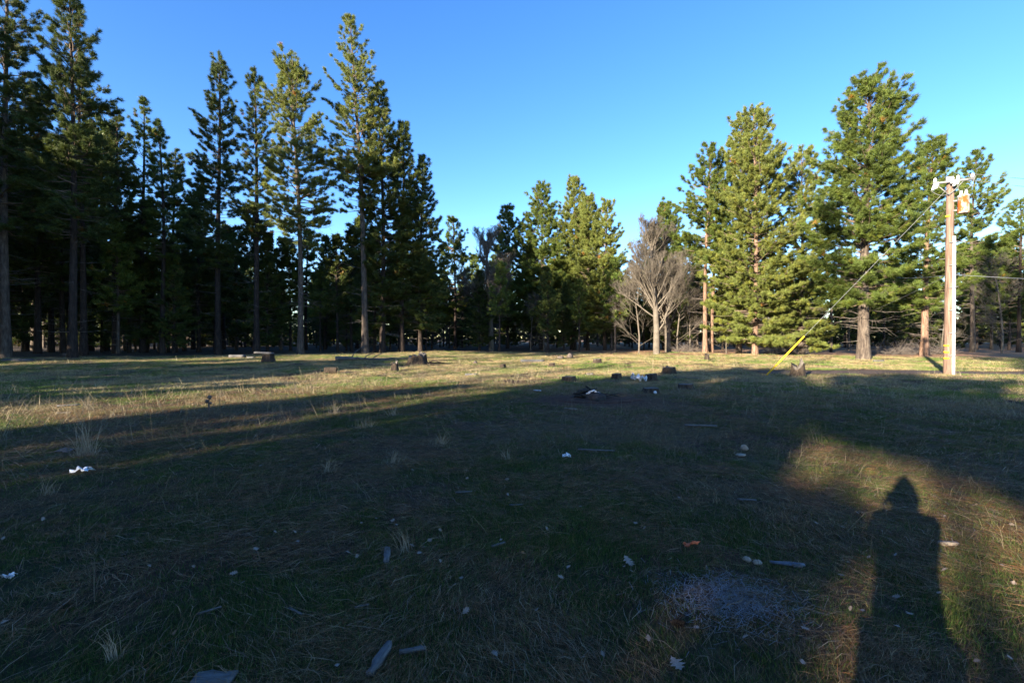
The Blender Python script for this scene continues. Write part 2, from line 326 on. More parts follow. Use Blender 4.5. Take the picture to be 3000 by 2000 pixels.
def pine_meshes(seed, H, base=.35, R=2.6, dens=1., nn=13, L=.36, wd=.085, shape=.75, bark='bark_grey', fol='needle', lean=0., dead=.5, tip=1., drop=0., gaps=.25, r0=None, blen=None, fine=0):
    rng = np.random.default_rng(seed)
    zb = base * H; n = 12; z = np.linspace(0, H, n)
    ph = rng.uniform(0, 6.28, 2); bx = .012 * H * np.sin(z / H * 4 + ph[0]) * z / H + lean * (z / H) ** 1.2; by = .012 * H * np.sin(z / H * 3.3 + ph[1]) * z / H
    r0 = r0 or (.06 + H * .0078); rad = r0 * (1 - z / H) ** .8 * .92 + .02; rad[0] *= 1.35
    zt = z.copy(); zt[0] = -.3
    tm = MB(); tm.tube(np.stack([bx, by, zt], 1), rad, 10)
    ax = lambda zz: np.stack([np.interp(zz, z, bx), np.interp(zz, z, by), zz], -1)
    bm = MB(); tp = []; td = []
    nb = int((H - zb) * 10.5 * dens); zz = zb + (H - zb) * (1 - rng.uniform(0, 1, nb) ** 1.0) * .985
    zz = np.sort(zz); az = np.cumsum(rng.uniform(1.7, 3.1, nb))
    lob = rng.uniform(0, 6.28, 6); lobk = rng.uniform(.8, 2.2, 6)
    for k in range(nb):
        rel = (zz[k] - zb) / (H - zb)
        p = (1 - rel) ** shape * (.55 + .45 * min(1, rel * 4)) + .06 * tip
        # side-to-side unevenness: lobes of the outline that change with height and bearing
        lobe = 1 + gaps * math.sin(zz[k] * lobk[0] + lob[0] + math.sin(az[k] + lob[1]) * 2) * .9 + rng.normal(0, .16)
        l = max(.25, R * p * lobe * rng.uniform(.6, 1.12))
        l = min(l, R * p * 1.18 + .3)
        pit = (-.25 - drop) + rel * 1.05 + rng.normal(0, .12); ca, sa = math.cos(az[k]), math.sin(az[k])
        s = np.linspace(0, 1, 5); o = ax(zz[k])
        hor = l * s * math.cos(pit); ver = l * (s * math.sin(pit) + .28 * s ** 2)
        wob = .06 * l * np.sin(s * 4 + k)
        pts = np.stack([o[0] + ca * hor - sa * wob, o[1] + sa * hor + ca * wob, o[2] + ver], 1)
        bm.tube(pts, np.linspace(.014 + .012 * l, .008, 5), 3)
        nt_ = max(3, int(l * (4.6 if fine else 3.3))); ss = rng.uniform(.22, 1, nt_) ** .8
        pp = np.stack([np.interp(ss, s, pts[:, c]) for c in range(3)], 1)
        side = rng.choice([-1, 1], nt_) * rng.uniform(.5, 1.2, nt_)
        d0 = np.array([ca, sa, .25]); d = d0 + side[:, None] * np.array([-sa, ca, 0]) + rng.normal(0, .2, (nt_, 3)); d /= np.linalg.norm(d, axis=1)[:, None]
        tl = (.16 + .24 * l * (1.15 - ss)) * rng.uniform(.6, 1.2, nt_)
        for q_ in range(nt_):
            if tl[q_] > .45: bm.tube(np.stack([pp[q_], pp[q_] + d[q_] * tl[q_]]), [.009, .005], 3)
        tp.append(pp + d * tl[:, None]); td.append(d)
        lg = tl > .42
        if lg.any(): tp.append((pp + d * tl[:, None] * .55)[lg] + rng.normal(0, .07, (lg.sum(), 3))); td.append(d[lg])
        tp.append(pts[-1:]); td.append(np.array([[ca, sa, .7]]) / 1.22)
    tp.append(ax(np.array([H, H - .15, H - .35]))); td.append(np.tile([0, 0, 1.], (3, 1)))
    tp = np.vstack(tp); td = np.vstack(td)
    if fine:
        th_ = np.arccos(np.clip(td[:, 2] / (np.linalg.norm(td, axis=1) + 1e-9), -1, 1)); ph_ = np.arctan2(td[:, 1], td[:, 0]); m_ = len(tp)
        tint = np.repeat(rng.uniform(.75, 1.25, (m_, 1)), 3, 1); br = rng.uniform(0, 1, m_) < .005; tint[br] = [2.2, .9, .9]; yl = rng.uniform(0, 1, m_) < .2; tint[yl] *= [1.2, 1.08, .8]
        crown = points_mesh('crown', tp, np.stack([0 * th_, th_ * .75, ph_], 1), rng.uniform(.75, 1.35, m_) * fine, rng.integers(0, 4, m_), tint, M[fol]); crown['gn'] = fol
    V, Q = needles(rng, tp, td, nn, L, wd) if not fine else (None, None)
    tcol = .72 + .5 * rng.uniform(0, 1, len(tp)); col = np.repeat(tcol[:, None], 3, 1)
    br = rng.uniform(0, 1, len(tp)) < .015; col[br] = [2.3, .9, .9]
    yl = rng.uniform(0, 1, len(tp)) < .2; col[yl] *= [1.25, 1.1, .8]
    if not fine: col = np.repeat(col, nn * 3, 0) * np.repeat(rng.uniform(.85, 1.15, len(tp) * nn), 3)[:, None]
    if not fine: crown = mesh_from('crown', V, [Q], M[fol], col)
    trunk = tm.mesh('trunk', M[bark], True); branches = bm.mesh('branches', M['branch'])
    deadm = None
    if dead > 0:
        dm = MB(); nd = int(dead * 46)
        for k in range(nd):
            zc = rng.uniform(.07 * H, zb + .25 * (H - zb)); a = rng.uniform(0, 6.28); l = (blen or R * .8) * rng.uniform(.25, 1.0)
            s = np.linspace(0, 1, 4); o = ax(zc); dz = rng.uniform(-.35, .15); cv = rng.normal(0, .35)
            aa = a + cv * s; pts = o + np.stack([np.cos(aa) * l * s, np.sin(aa) * l * s, l * (dz * s + .12 * s ** 2)], 1)
            dm.tube(pts, np.linspace(.024, .006, 4), 3)
            for q_ in range(int(2 + l * 2.2)):
                f = rng.uniform(.3, 1); p0 = np.array([np.interp(f, s, pts[:, c]) for c in range(3)])
                dd = np.array([math.cos(a + rng.normal(0, .8)), math.sin(a + rng.normal(0, .8)), rng.normal(-.05, .35)]); tl = rng.uniform(.2, .6) * l * .5
                dm.tube(np.stack([p0, p0 + dd * tl * .5 + [0, 0, .02], p0 + dd * tl + rng.normal(0, .07, 3)]), [.010, .007, .004], 3)
        deadm = dm.mesh('dead_branches', M['twig'])
    return trunk, branches, crown, deadm
def put_tree(ms, X, Y, label, group, name='pine_tree', rz=0., sc=1., cat='pine tree'):
    r = link(name, None, None, (X, Y, float(gz(X, Y)) - .02), rz); r.empty_display_size = .5
    if sc != 1: r.scale = (sc, sc, sc)
    tag(r, label, cat, group)
    for nm, m_ in zip(('trunk', 'branches', 'crown', 'dead_branches'), ms):
        if m_:
            o_ = link(nm, m_, r)
            if nm != 'trunk': o_['kind'] = 'stuff'
            if 'gn' in m_: use_gn(o_, TUFTS[m_['gn']])
    return r

TUFTS = {f: gn_group('needle_tufts_' + f, [needle_tuft(k, M[f]) for k in range(4)]) for f in ('needle', 'needle_warm', 'needle_dark')}
# main trees: pixel x of the base, pixel y of the top, depth in metres, options, label
MAIN = [
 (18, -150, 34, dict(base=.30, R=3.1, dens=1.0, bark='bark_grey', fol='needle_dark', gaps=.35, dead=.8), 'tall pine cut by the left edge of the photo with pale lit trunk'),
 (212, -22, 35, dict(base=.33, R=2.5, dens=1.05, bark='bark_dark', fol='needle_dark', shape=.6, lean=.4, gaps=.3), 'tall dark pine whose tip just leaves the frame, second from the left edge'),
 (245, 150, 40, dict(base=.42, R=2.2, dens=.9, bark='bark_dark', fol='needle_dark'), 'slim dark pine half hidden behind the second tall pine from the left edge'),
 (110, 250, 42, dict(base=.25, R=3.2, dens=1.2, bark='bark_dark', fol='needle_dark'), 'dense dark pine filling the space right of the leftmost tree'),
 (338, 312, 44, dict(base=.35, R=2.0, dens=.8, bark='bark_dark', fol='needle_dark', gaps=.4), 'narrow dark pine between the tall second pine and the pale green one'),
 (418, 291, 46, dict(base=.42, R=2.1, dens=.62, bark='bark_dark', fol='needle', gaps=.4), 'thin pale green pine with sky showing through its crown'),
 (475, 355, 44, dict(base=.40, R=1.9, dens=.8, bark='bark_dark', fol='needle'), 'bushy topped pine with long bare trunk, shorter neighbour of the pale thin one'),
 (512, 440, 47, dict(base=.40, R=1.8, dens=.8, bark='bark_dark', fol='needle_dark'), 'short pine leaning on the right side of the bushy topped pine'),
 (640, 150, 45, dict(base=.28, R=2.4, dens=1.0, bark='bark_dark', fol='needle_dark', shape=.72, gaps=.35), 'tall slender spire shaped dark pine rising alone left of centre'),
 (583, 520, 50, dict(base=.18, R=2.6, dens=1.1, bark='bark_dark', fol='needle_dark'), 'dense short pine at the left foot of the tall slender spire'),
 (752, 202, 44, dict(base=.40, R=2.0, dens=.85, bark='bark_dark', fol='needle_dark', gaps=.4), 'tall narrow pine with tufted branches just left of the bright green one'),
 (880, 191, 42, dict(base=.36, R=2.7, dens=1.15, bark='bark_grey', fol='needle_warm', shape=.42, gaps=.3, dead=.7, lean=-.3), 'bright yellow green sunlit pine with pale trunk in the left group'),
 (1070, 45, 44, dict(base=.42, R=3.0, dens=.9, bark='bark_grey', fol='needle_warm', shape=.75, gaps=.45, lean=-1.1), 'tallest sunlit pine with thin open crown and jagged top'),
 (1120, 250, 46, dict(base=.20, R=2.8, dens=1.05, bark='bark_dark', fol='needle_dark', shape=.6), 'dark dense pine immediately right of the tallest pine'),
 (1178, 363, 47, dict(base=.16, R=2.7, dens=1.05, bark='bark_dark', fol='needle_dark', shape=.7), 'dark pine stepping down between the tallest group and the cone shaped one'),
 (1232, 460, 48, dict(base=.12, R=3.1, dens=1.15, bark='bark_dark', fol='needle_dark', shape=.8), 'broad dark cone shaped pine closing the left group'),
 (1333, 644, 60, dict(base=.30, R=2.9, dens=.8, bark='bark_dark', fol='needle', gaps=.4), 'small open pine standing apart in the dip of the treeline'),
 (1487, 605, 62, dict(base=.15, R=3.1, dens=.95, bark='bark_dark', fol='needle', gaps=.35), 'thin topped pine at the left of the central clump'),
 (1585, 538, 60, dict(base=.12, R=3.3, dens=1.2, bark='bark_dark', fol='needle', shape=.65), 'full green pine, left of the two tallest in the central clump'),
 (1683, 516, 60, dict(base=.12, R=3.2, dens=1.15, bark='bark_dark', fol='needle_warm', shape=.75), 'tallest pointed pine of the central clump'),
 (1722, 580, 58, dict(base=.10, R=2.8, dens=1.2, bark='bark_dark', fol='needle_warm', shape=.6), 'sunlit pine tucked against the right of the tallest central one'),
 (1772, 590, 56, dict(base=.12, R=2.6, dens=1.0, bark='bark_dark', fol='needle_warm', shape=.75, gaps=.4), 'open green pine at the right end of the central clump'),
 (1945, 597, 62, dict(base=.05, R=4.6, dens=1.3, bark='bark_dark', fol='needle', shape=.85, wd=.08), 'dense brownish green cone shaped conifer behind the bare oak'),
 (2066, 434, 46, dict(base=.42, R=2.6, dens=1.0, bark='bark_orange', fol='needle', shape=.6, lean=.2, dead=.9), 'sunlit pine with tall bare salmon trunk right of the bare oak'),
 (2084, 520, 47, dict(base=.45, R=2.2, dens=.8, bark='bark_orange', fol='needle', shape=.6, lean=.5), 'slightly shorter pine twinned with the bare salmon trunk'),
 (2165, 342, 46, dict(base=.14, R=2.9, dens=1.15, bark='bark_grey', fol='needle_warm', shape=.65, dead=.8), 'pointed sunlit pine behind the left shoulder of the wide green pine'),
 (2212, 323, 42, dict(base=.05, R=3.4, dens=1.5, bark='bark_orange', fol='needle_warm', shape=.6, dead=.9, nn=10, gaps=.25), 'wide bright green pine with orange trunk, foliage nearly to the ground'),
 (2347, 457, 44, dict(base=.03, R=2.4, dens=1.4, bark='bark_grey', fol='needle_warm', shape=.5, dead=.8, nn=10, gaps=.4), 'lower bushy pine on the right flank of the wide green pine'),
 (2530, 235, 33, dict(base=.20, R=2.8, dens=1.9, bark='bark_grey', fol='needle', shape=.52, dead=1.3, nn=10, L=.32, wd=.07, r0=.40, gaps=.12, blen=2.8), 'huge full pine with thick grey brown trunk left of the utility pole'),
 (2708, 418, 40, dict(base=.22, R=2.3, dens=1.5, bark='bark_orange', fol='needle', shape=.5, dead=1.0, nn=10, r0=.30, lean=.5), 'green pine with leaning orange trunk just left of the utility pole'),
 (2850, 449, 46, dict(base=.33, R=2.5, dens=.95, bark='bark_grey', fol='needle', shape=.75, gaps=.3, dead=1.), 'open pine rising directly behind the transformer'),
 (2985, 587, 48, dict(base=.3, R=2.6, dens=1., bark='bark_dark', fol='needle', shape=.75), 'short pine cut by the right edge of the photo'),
]
for k, (px, ty, Y, o, lab) in enumerate(MAIN):
    X = (px - 1500) / F * Y; H = CH + (HOR - ty) / F * Y - float(gz(X, Y))
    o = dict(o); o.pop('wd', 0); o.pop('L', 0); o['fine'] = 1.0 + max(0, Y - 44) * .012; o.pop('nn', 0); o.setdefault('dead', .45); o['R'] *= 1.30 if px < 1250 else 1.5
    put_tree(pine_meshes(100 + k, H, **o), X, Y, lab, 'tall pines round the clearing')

# variants for the forest behind and for the trees beside / behind the photographer
rng0 = np.random.default_rng(5)
BACK = [pine_meshes(300 + k, 15., base=b, R=r*1.25, dens=1.1, nn=18, L=.42, wd=.09, fol=f, bark=bk, dead=d, shape=s) for k, (b, r, f, bk, d, s) in enumerate([
    (.35, 2.0, 'needle_dark', 'bark_dark', .7, .7), (.20, 2.4, 'needle_dark', 'bark_dark', .6, .8), (.42, 1.8, 'needle', 'bark_dark', .8, .6),
    (.28, 2.3, 'needle_dark', 'bark_grey', .7, .7), (.08, 2.7, 'needle_dark', 'bark_dark', .3, .85), (.34, 2.1, 'needle', 'bark_grey', .9, .6)])]
YOUNG = [pine_meshes(330 + k, 7., base=.04, R=2.1, dens=1.5, nn=9, L=.40, wd=.12, fol=f, bark='bark_dark', dead=.3, shape=.8) for k, f in enumerate(['needle_dark', 'needle', 'needle_dark'])]
DONE = {}
SHORT = [(18, 'the leftmost pine'), (110, 'the dense pine beside the leftmost one'), (212, 'the second tall pine'), (338, 'the narrow dark pine'), (418, 'the thin pale green pine'), (500, 'the bushy topped pine'), (640, 'the lone slender spire'), (752, 'the tufted narrow pine'), (880, 'the bright yellow green pine'), (1070, 'the tallest open crowned pine'), (1178, 'the stepping down dark pine'), (1232, 'the broad cone shaped pine')]
pts = []
for k in range(34):
    px = -60 + k * 40 + rng0.uniform(-14, 14); Y = rng0.uniform(47, 60) - (4 if px < 500 else 0); ty = (430 if px < 330 else 630) + rng0.uniform(-60, 110) + max(0, px - 1000) * .3
    X = (px - 1500) / F * Y; pts.append((X, Y))
    near = min(SHORT, key=lambda q_: abs(q_[0] - px)); put_tree(BACK[(k * 5 + k // 3) % len(BACK)], X, Y, 'dark second row conifer just %s of and behind %s' % ('left' if px < near[0] else 'right', near[1]), 'second row of the left pine group', 'forest_tree', k * 2.1, (CH + (HOR - ty) / F * Y) / 15., 'tree')
cnt = 0
tries = 0
while cnt < 256 and tries < 20000:
    tries += 1
    Y = 49 + 62 * rng0.uniform() ** 1.25; xa = rng0.uniform(-1.3, 1.3)
    X = xa * Y; px = 1500 + xa * F
    if px > 1850 and Y < 56: continue
    if px < 560: Y -= 6; X = xa * Y
    if any((X - a) ** 2 + (Y - b) ** 2 < 2.3 ** 2 for a, b in pts): continue
    pts.append((X, Y)); topy = 800 + rng0.normal(0, 32)
    if px < 560: topy -= 40
    if 1250 < px < 1480: topy += 0
    if 1830 < px < 1880: topy += 40
    if px > 2800: topy -= 75
    H = CH + (HOR - topy) / F * Y
    put_tree(BACK[rng0.integers(len(BACK))], X, Y, 'slender conifer of the dark forest behind the front row of pines', 'forest trees behind the clearing', 'forest_tree', rng0.uniform(0, 6.28), H / 15., 'tree')
    cnt += 1
cnt = 0
while cnt < 170:
    Y = rng0.uniform(70, 125); xa = -1.3 + 2.6 * ((cnt * 3 % 170) + rng0.uniform()) / 170
    put_tree(YOUNG[rng0.integers(3)], xa * Y, Y, 'young bushy conifer in the understory deep in the forest', 'understory conifers', 'young_conifer', rng0.uniform(0, 6.28), rng0.uniform(.8, 1.5) * Y / 100, 'tree'); cnt += 1

# trees standing behind and left of the photographer; they throw the long shadows over the meadow
def SD(s, D): v = -D * U + s * NL; return float(v[0]), float(v[1])
SHADE = [(3.7, 27, 11.8, 'H'), (3.5, 31, 12.2, 'H'), (-1.2, 28, 12.3, 'H')]
for s in (-4.5, -2.4, -.3, 1.3, 5.4, 6.9): SHADE.append((s + rng0.uniform(-.3, .3), 26 + rng0.uniform(-1, 4), (12.0 if s > -1.5 else 10.4) + rng0.uniform(-.3, .6), 'W' if s > 3 else ('B' if s < -4 else 'H')))
for s, D, H in [(1.0, 27, 7.9), (2.2, 27, 8.15), (3.1, 28, 8.5), (3.9, 27, 8.7), (4.9, 30, 9.2), (5.6, 26, 8.6)]: SHADE.append((s, D, H, 'U'))
for s, D, H in [(-3.4, 26, 9.), (-2.1, 29, 9.2), (8.4, 27, 10.5), (9.6, 31, 8.5)]: SHADE.append((s, D, H, 'S'))
for s, D, H in [(10.9, 26, 9.0), (11.4, 31, 9.6), (17.2, 27, 8.4), (18.9, 30, 8.9), (20.7, 27, 8.8)]: SHADE.append((s, D, H, 'Y'))
for s, D, H in [(15.3, 28, 12.2), (17.3, 29, 12.8), (19.5, 27, 14.6), (12.0, 29, 12.8), (24.2, 27, 15.2), (27.0, 30, 14.5)]: SHADE.append((s, D, H, 'T2'))
for s in np.arange(22.3, 37.5, 1.9): SHADE.append((s, 27 + rng0.uniform(-2, 5), (11. if s < 30 else 9.3) + rng0.uniform(-.7, .7), 'W'))
for s in np.arange(24.5, 43, 2.1): SHADE.append((s, 27 + rng0.uniform(-2, 3), 28 + rng0.uniform(-1, 1) + (s > 36) * 3, 'C'))
for s, D, H in [(-6.5, 30, 34), (-9, 33, 36), (-12, 30, 37), (-15, 34, 37), (-18, 30, 37), (-22, 30, 37), (-26, 30, 37), (-30, 30, 37)]: SHADE.append((s, D, H, 'T'))
for s, D, H in [(4.2, 33, 29)]: SHADE.append((s, D, H, 'T2'))
for s in np.arange(43, 75, 3.2):
    for D in (8, 20, 34): SHADE.append((s + rng0.uniform(-1, 1), D + rng0.uniform(-3, 3), 17 + (6 if s > 46.5 else 0) + rng0.uniform(-2, 3) + D * .12, 'B'))
SPARSE = pine_meshes(353, 10., base=.42, R=2.4, dens=.8, nn=9, L=.4, wd=.09, fol='needle_dark', bark='bark_grey', dead=.3, shape=.5)
BUSH = pine_meshes(354, 7.7, base=.05, R=2.3, dens=1.8, nn=11, L=.42, wd=.12, fol='needle_dark', bark='bark_grey', dead=0, shape=.35)
WIDE = [pine_meshes(356 + k, 12., base=.08, R=2.7, dens=1.5, nn=10, L=.42, wd=.12, fol='needle_dark', bark='bark_grey', dead=0, shape=.32) for k in range(2)]
TALLC = pine_meshes(355, 28., base=.54, R=3.0, dens=1.2, nn=10, L=.42, wd=.11, fol='needle_dark', bark='bark_grey', dead=0, shape=.5)
HIGH = pine_meshes(352, 12., base=.74, R=2.6, dens=2.2, nn=9, L=.42, wd=.12, fol='needle_dark', bark='bark_grey', dead=.3, shape=.5)
TALL = pine_meshes(350, 28., base=.3, R=2.8, dens=1., nn=9, L=.42, wd=.13, fol='needle_dark', bark='bark_grey', dead=0)
TALL2 = pine_meshes(351, 28., base=.78, R=2.2, dens=1., nn=7, L=.4, wd=.08, fol='needle_dark', bark='bark_grey', dead=0)
for k, (s, D, H, kd) in enumerate(SHADE):
    X, Y = SD(s, D)
    ms = {'S': SPARSE, 'U': BUSH, 'B': BACK[[1, 4, 3][k % 3]], 'H': HIGH, 'Y': YOUNG[k % 3], 'W': WIDE[k % 2], 'T': TALL, 'C': TALLC, 'T2': TALL2}[kd]
    h0 = {'S': 10., 'U': 7.7, 'B': 15., 'H': 12., 'Y': 7., 'W': 12., 'T': 28., 'C': 28., 'T2': 28.}[kd]
    put_tree(ms, X, Y, 'pine standing outside the photo behind the camera, throwing its long shadow over the meadow', 'pines behind the photographer', 'pine_tree', k * 1.7, H / h0, 'pine tree')

for o in [o for o in C.objects if o.get('group') == 'second row of the left pine group']: DONE.setdefault(o['label'], []).append(o)
for lab, L_ in DONE.items():
    if len(L_) > 1:
        L_.sort(key=lambda o: o.location.y)
        for k, o in enumerate(L_): o['label'] = lab.replace('dark second row', ['nearer dark second row', 'farther dark second row', 'farthest dark second row'][min(k, 2)]).replace('just ', '')
# bare deciduous trees
def bare_tree(seed, H, r0, spread=.5, levels=5, up=.25, low=.18, kids=5):
    rng = np.random.default_rng(seed); tm = MB(); bm = MB()
    def grow(p, d, l, r, lev, mb):
        n = 5; pts = [p]; dd = d.copy()
        for i in range(n - 1):
            dd = dd + rng.normal(0, .13 if lev else .04, 3) + np.array([0, 0, up * .25 * (lev > 0)]); dd /= np.linalg.norm(dd); pts.append(pts[-1] + dd * l / (n - 1))
        pts = np.array(pts); 
        if lev >= 3: pts_l = pts[[0, 2, 4]]; mb.tube(pts_l, [r, r * .7, r * .4], 3)
        else: mb.tube(pts, np.linspace(r, r * (.45 if lev else .35), n), 7 if lev == 0 else 4)
        if lev >= levels: return
        m = kids if lev else int(kids * 3.2)
        for i in range(m):
            f = rng.uniform(low if lev == 0 else .25, 1); q_ = np.array([np.interp(f, np.linspace(0, 1, n), pts[:, c]) for c in range(3)])
            side = rng.normal(0, 1, 3); side -= side.dot(dd) * dd; side /= np.linalg.norm(side); sp = spread * rng.uniform(.7, 1.4) * (1.5 if lev == 0 else 1)
            nd = dd + side * sp * (1.35 - f * .6) + np.array([0, 0, up * (1.6 * f - .35 if lev == 0 else (lev < 2))]); nd /= np.linalg.norm(nd)
            rr = r * (.42 if lev else .26) * (1.1 - .5 * f) ; grow(q_, nd, l * (.60 if lev else .44) * (1.25 - .72 * f) * rng.uniform(.7, 1.1), max(rr, .0045), lev + 1, bm)
    grow(np.array([0, 0, -.2]), np.array([0, 0, 1.]), H * .82, r0, 0, tm)
    return tm.mesh('trunk', M['oak_bark'], True), bm.mesh('branches', M['oak_bark'])
OAK = bare_tree(1, 10., .25, .62, 4, .42, .10, 9); OAK2 = bare_tree(2, 8., .08, .6, 4, .25, .1, 6)
def put_bare(ms, px, Y, topy, h0, label, name='bare_oak', rz=0):
    X = (px - 1500) / F * Y; H = CH + (HOR - topy) / F * Y; r = link(name, None, None, (X, Y, float(gz(X, Y))), rz); r.scale = (H / h0,) * 3
    tag(r, label, 'bare tree', 'leafless deciduous trees'); link('trunk', ms[0], r); link('branches', ms[1], r)
put_bare(OAK, 1923, 45, 600, 10.2, 'large leafless grey oak with spreading twigs at the clearing edge right of centre')
put_bare(OAK, 1958, 48, 640, 10.2, 'leafless oak standing half behind the large grey oak', rz=1.3)
put_bare(OAK2, 1872, 47, 760, 8, 'slim bare tree at the left side of the large grey oak', rz=.4)
put_bare(OAK, 1440, 56, 640, 10.2, 'tall bare tree showing thin twigs against the sky in the treeline dip', rz=2)
put_bare(OAK2, 1985, 48, 760, 8, 'slim bare tree right beside the large leafless oak', rz=3)
put_bare(OAK2, 2128, 45, 890, 8, 'small leaning bare sapling between the salmon trunk and the wide green pine', 'bare_sapling', rz=4)
put_bare(OAK2, 2022, 50, 800, 8, 'bare brown tree filling the gap left of the salmon trunk', rz=5)
put_bare(OAK2, 2935, 42, 735, 8, 'bare oak reaching dark branches in from the right edge', rz=.6)
put_bare(OAK2, 2760, 44, 850, 8, 'small bare tree tangled behind the foot of the orange leaning trunk', rz=2.2)
put_bare(OAK2, 1555, 54, 850, 8, 'low bare tree with pale twig ends in the deep central shade', rz=2.9)

# dead brush under the trees on the right
def brush(px, py, w_, h_, n, seed, label):
    X, Y, Z = G(px, py); rng = np.random.default_rng(seed); mb = MB()
    for k in range(n):
        a = rng.uniform(0, 6.28); p = np.array([rng.uniform(-w_, w_) * .6, rng.uniform(-1, 1), 0]); d = np.array([math.cos(a), math.sin(a) * .7, rng.uniform(.1, 1.)])
        l = h_ * rng.uniform(.5, 1.3); pts_ = p + d * l * np.linspace(0, 1, 4)[:, None] + rng.normal(0, .06, (4, 3)); pts_[0, 2] = -.03
        mb.tube(pts_, np.linspace(.02, .006, 4), 3)
        for q_ in range(3):
            p0 = pts_[rng.integers(1, 4)]; mb.tube(np.stack([p0, p0 + rng.normal(0, .22, 3) + [0, 0, .1]]), [.008, .004], 3)
    tag(link('brush_pile', mb.mesh('brush_pile', M['twig']), None, (X, Y, Z)), label, 'brush', 'dead brush at the forest edge')
brush(2300, 1036, 2.6, 1.5, 170, 1, 'tangle of grey dead branches under the wide green pine')
brush(2620, 1038, 2.6, 1.3, 150, 2, 'grey dead branches between the huge pine and the orange leaning trunk')
brush(2010, 1033, 2.2, 1.1, 110, 3, 'low dead brush right of the large leafless oak')
brush(2740, 1038, 1.5, 1.9, 90, 4, 'upright dead twigs behind the utility pole base')

# ------------------------------------------------------------------ grass, straw and litter
def scatter(n, r1, r2, fall, seed, half=58):
    """radial density falling with the distance, over a sector a little wider than the view"""
    rng = np.random.default_rng(seed); u = rng.uniform(0, 1, n)
    r = (r1 ** (2 - fall) + u * (r2 ** (2 - fall) - r1 ** (2 - fall))) ** (1 / (2 - fall)) if fall != 2 else r1 * (r2 / r1) ** u
    a = np.radians(rng.uniform(-half, half, n)); return rng, r * np.sin(a), r * np.cos(a), r
TRK = lambda x, y: (x > 11) & (np.abs(y - (21.3 - (x - 11) * .12)) < 1.15)
SPX = [(G(px, py)[0], G(px, py)[1], r) for px, py, r in SOIL_SPOTS]
def clear(x, y, rng):
    k = ~TRK(x, y)
    for X, Y, r in SPX[:1]: k &= (np.hypot((x - X) / 1.3, y - Y) > r * rng.uniform(.5, 1.1, len(x)))
    return k
def grass(name, n, r1, r2, fall, seed, h, wd, seg, dry, label, cat, lay=.35, mat='blade', clump=.5):
    rng, x, y, r = scatter(n, r1, r2, fall, seed)
    D = dryness(x, y); keep = clear(x, y, rng)
    cl = fbm(x * 1.8, y * 1.8, seed + 5, 3); cl2 = vnoise(x / .11, y / .11, seed + 9)
    pg = (1 - D) if not dry else D
    keep &= rng.uniform(0, 1, n) < (.30 + .8 * pg) * (1 - clump + clump * 2 * (cl - .2)) 
    keep &= ~((y > 37) & (x > 4) & (rng.uniform(0, 1, n) < .85))
    x, y, r, D, cl, cl2 = x[keep], y[keep], r[keep], D[keep], cl[keep], cl2[keep]; m = len(x)
    hh = h * rng.uniform(.4, 1.3, m) * (.6 + .9 * cl2) * (.6 + .8 * cl); ww = wd * rng.uniform(.6, 1.3, m) * np.clip(r / 7, .8, 2.2)
    az = rng.uniform(0, 6.28, m); ld = 2.2 * fbm(x / 3, y / 3, 4, 2) * 6.28 + rng.normal(0, .8, m); ly = lay * rng.uniform(.2, 2.0, m)
    b = np.stack([x, y, gz(x, y) - .005], 1); s = np.stack([np.cos(az), np.sin(az), 0 * az], 1) * ww[:, None] / 2
    tip = b + np.stack([np.cos(ld) * hh * ly, np.sin(ld) * hh * ly, hh], 1)
    if seg == 2:
        mid = b * .5 + tip * .5 + np.stack([-np.cos(ld) * hh * ly * .18, -np.sin(ld) * hh * ly * .18, hh * .1], 1)
        V = np.stack([b - s, b + s, mid + s * .8, mid - s * .8, tip], 1).reshape(-1, 3); k = 5
        i0 = np.arange(m)[:, None] * 5; P_ = [i0 + [[0, 1, 2, 3]], i0 + [[3, 2, 4]]]
    else:
        V = np.stack([b - s, b + s, tip], 1).reshape(-1, 3); k = 3; P_ = [np.arange(m)[:, None] * 3 + [[0, 1, 2]]]
    t = rng.uniform(0, 1, m)[:, None]
    if dry: c = (np.array([.11, .085, .05]) * (1 - t) + np.array([.24, .20, .13]) * t) * (1 + .8 * np.clip((r[:, None] - 11) / 8, 0, 1))  # far dry blades brightened to carry the sunlit strip in their colour
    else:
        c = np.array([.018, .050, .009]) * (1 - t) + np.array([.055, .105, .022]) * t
        yel = (rng.uniform(0, 1, m) < .12 + .25 * D)[:, None]; c = c * (1 + .6 * np.clip((r[:, None] - 12) / 8, 0, 1)); c = np.where(yel, np.array([.14, .12, .055]) * (1 + 1. * np.clip((r[:, None] - 11) / 8, 0, 1)) * (.6 + .6 * t), c)  # far green and yellow blades lightened to stand for sun on them
    o = link(name, mesh_from(name, V, P_, M[mat], np.repeat(c, k, 0))); tag(o, label, cat, kind='stuff'); return o
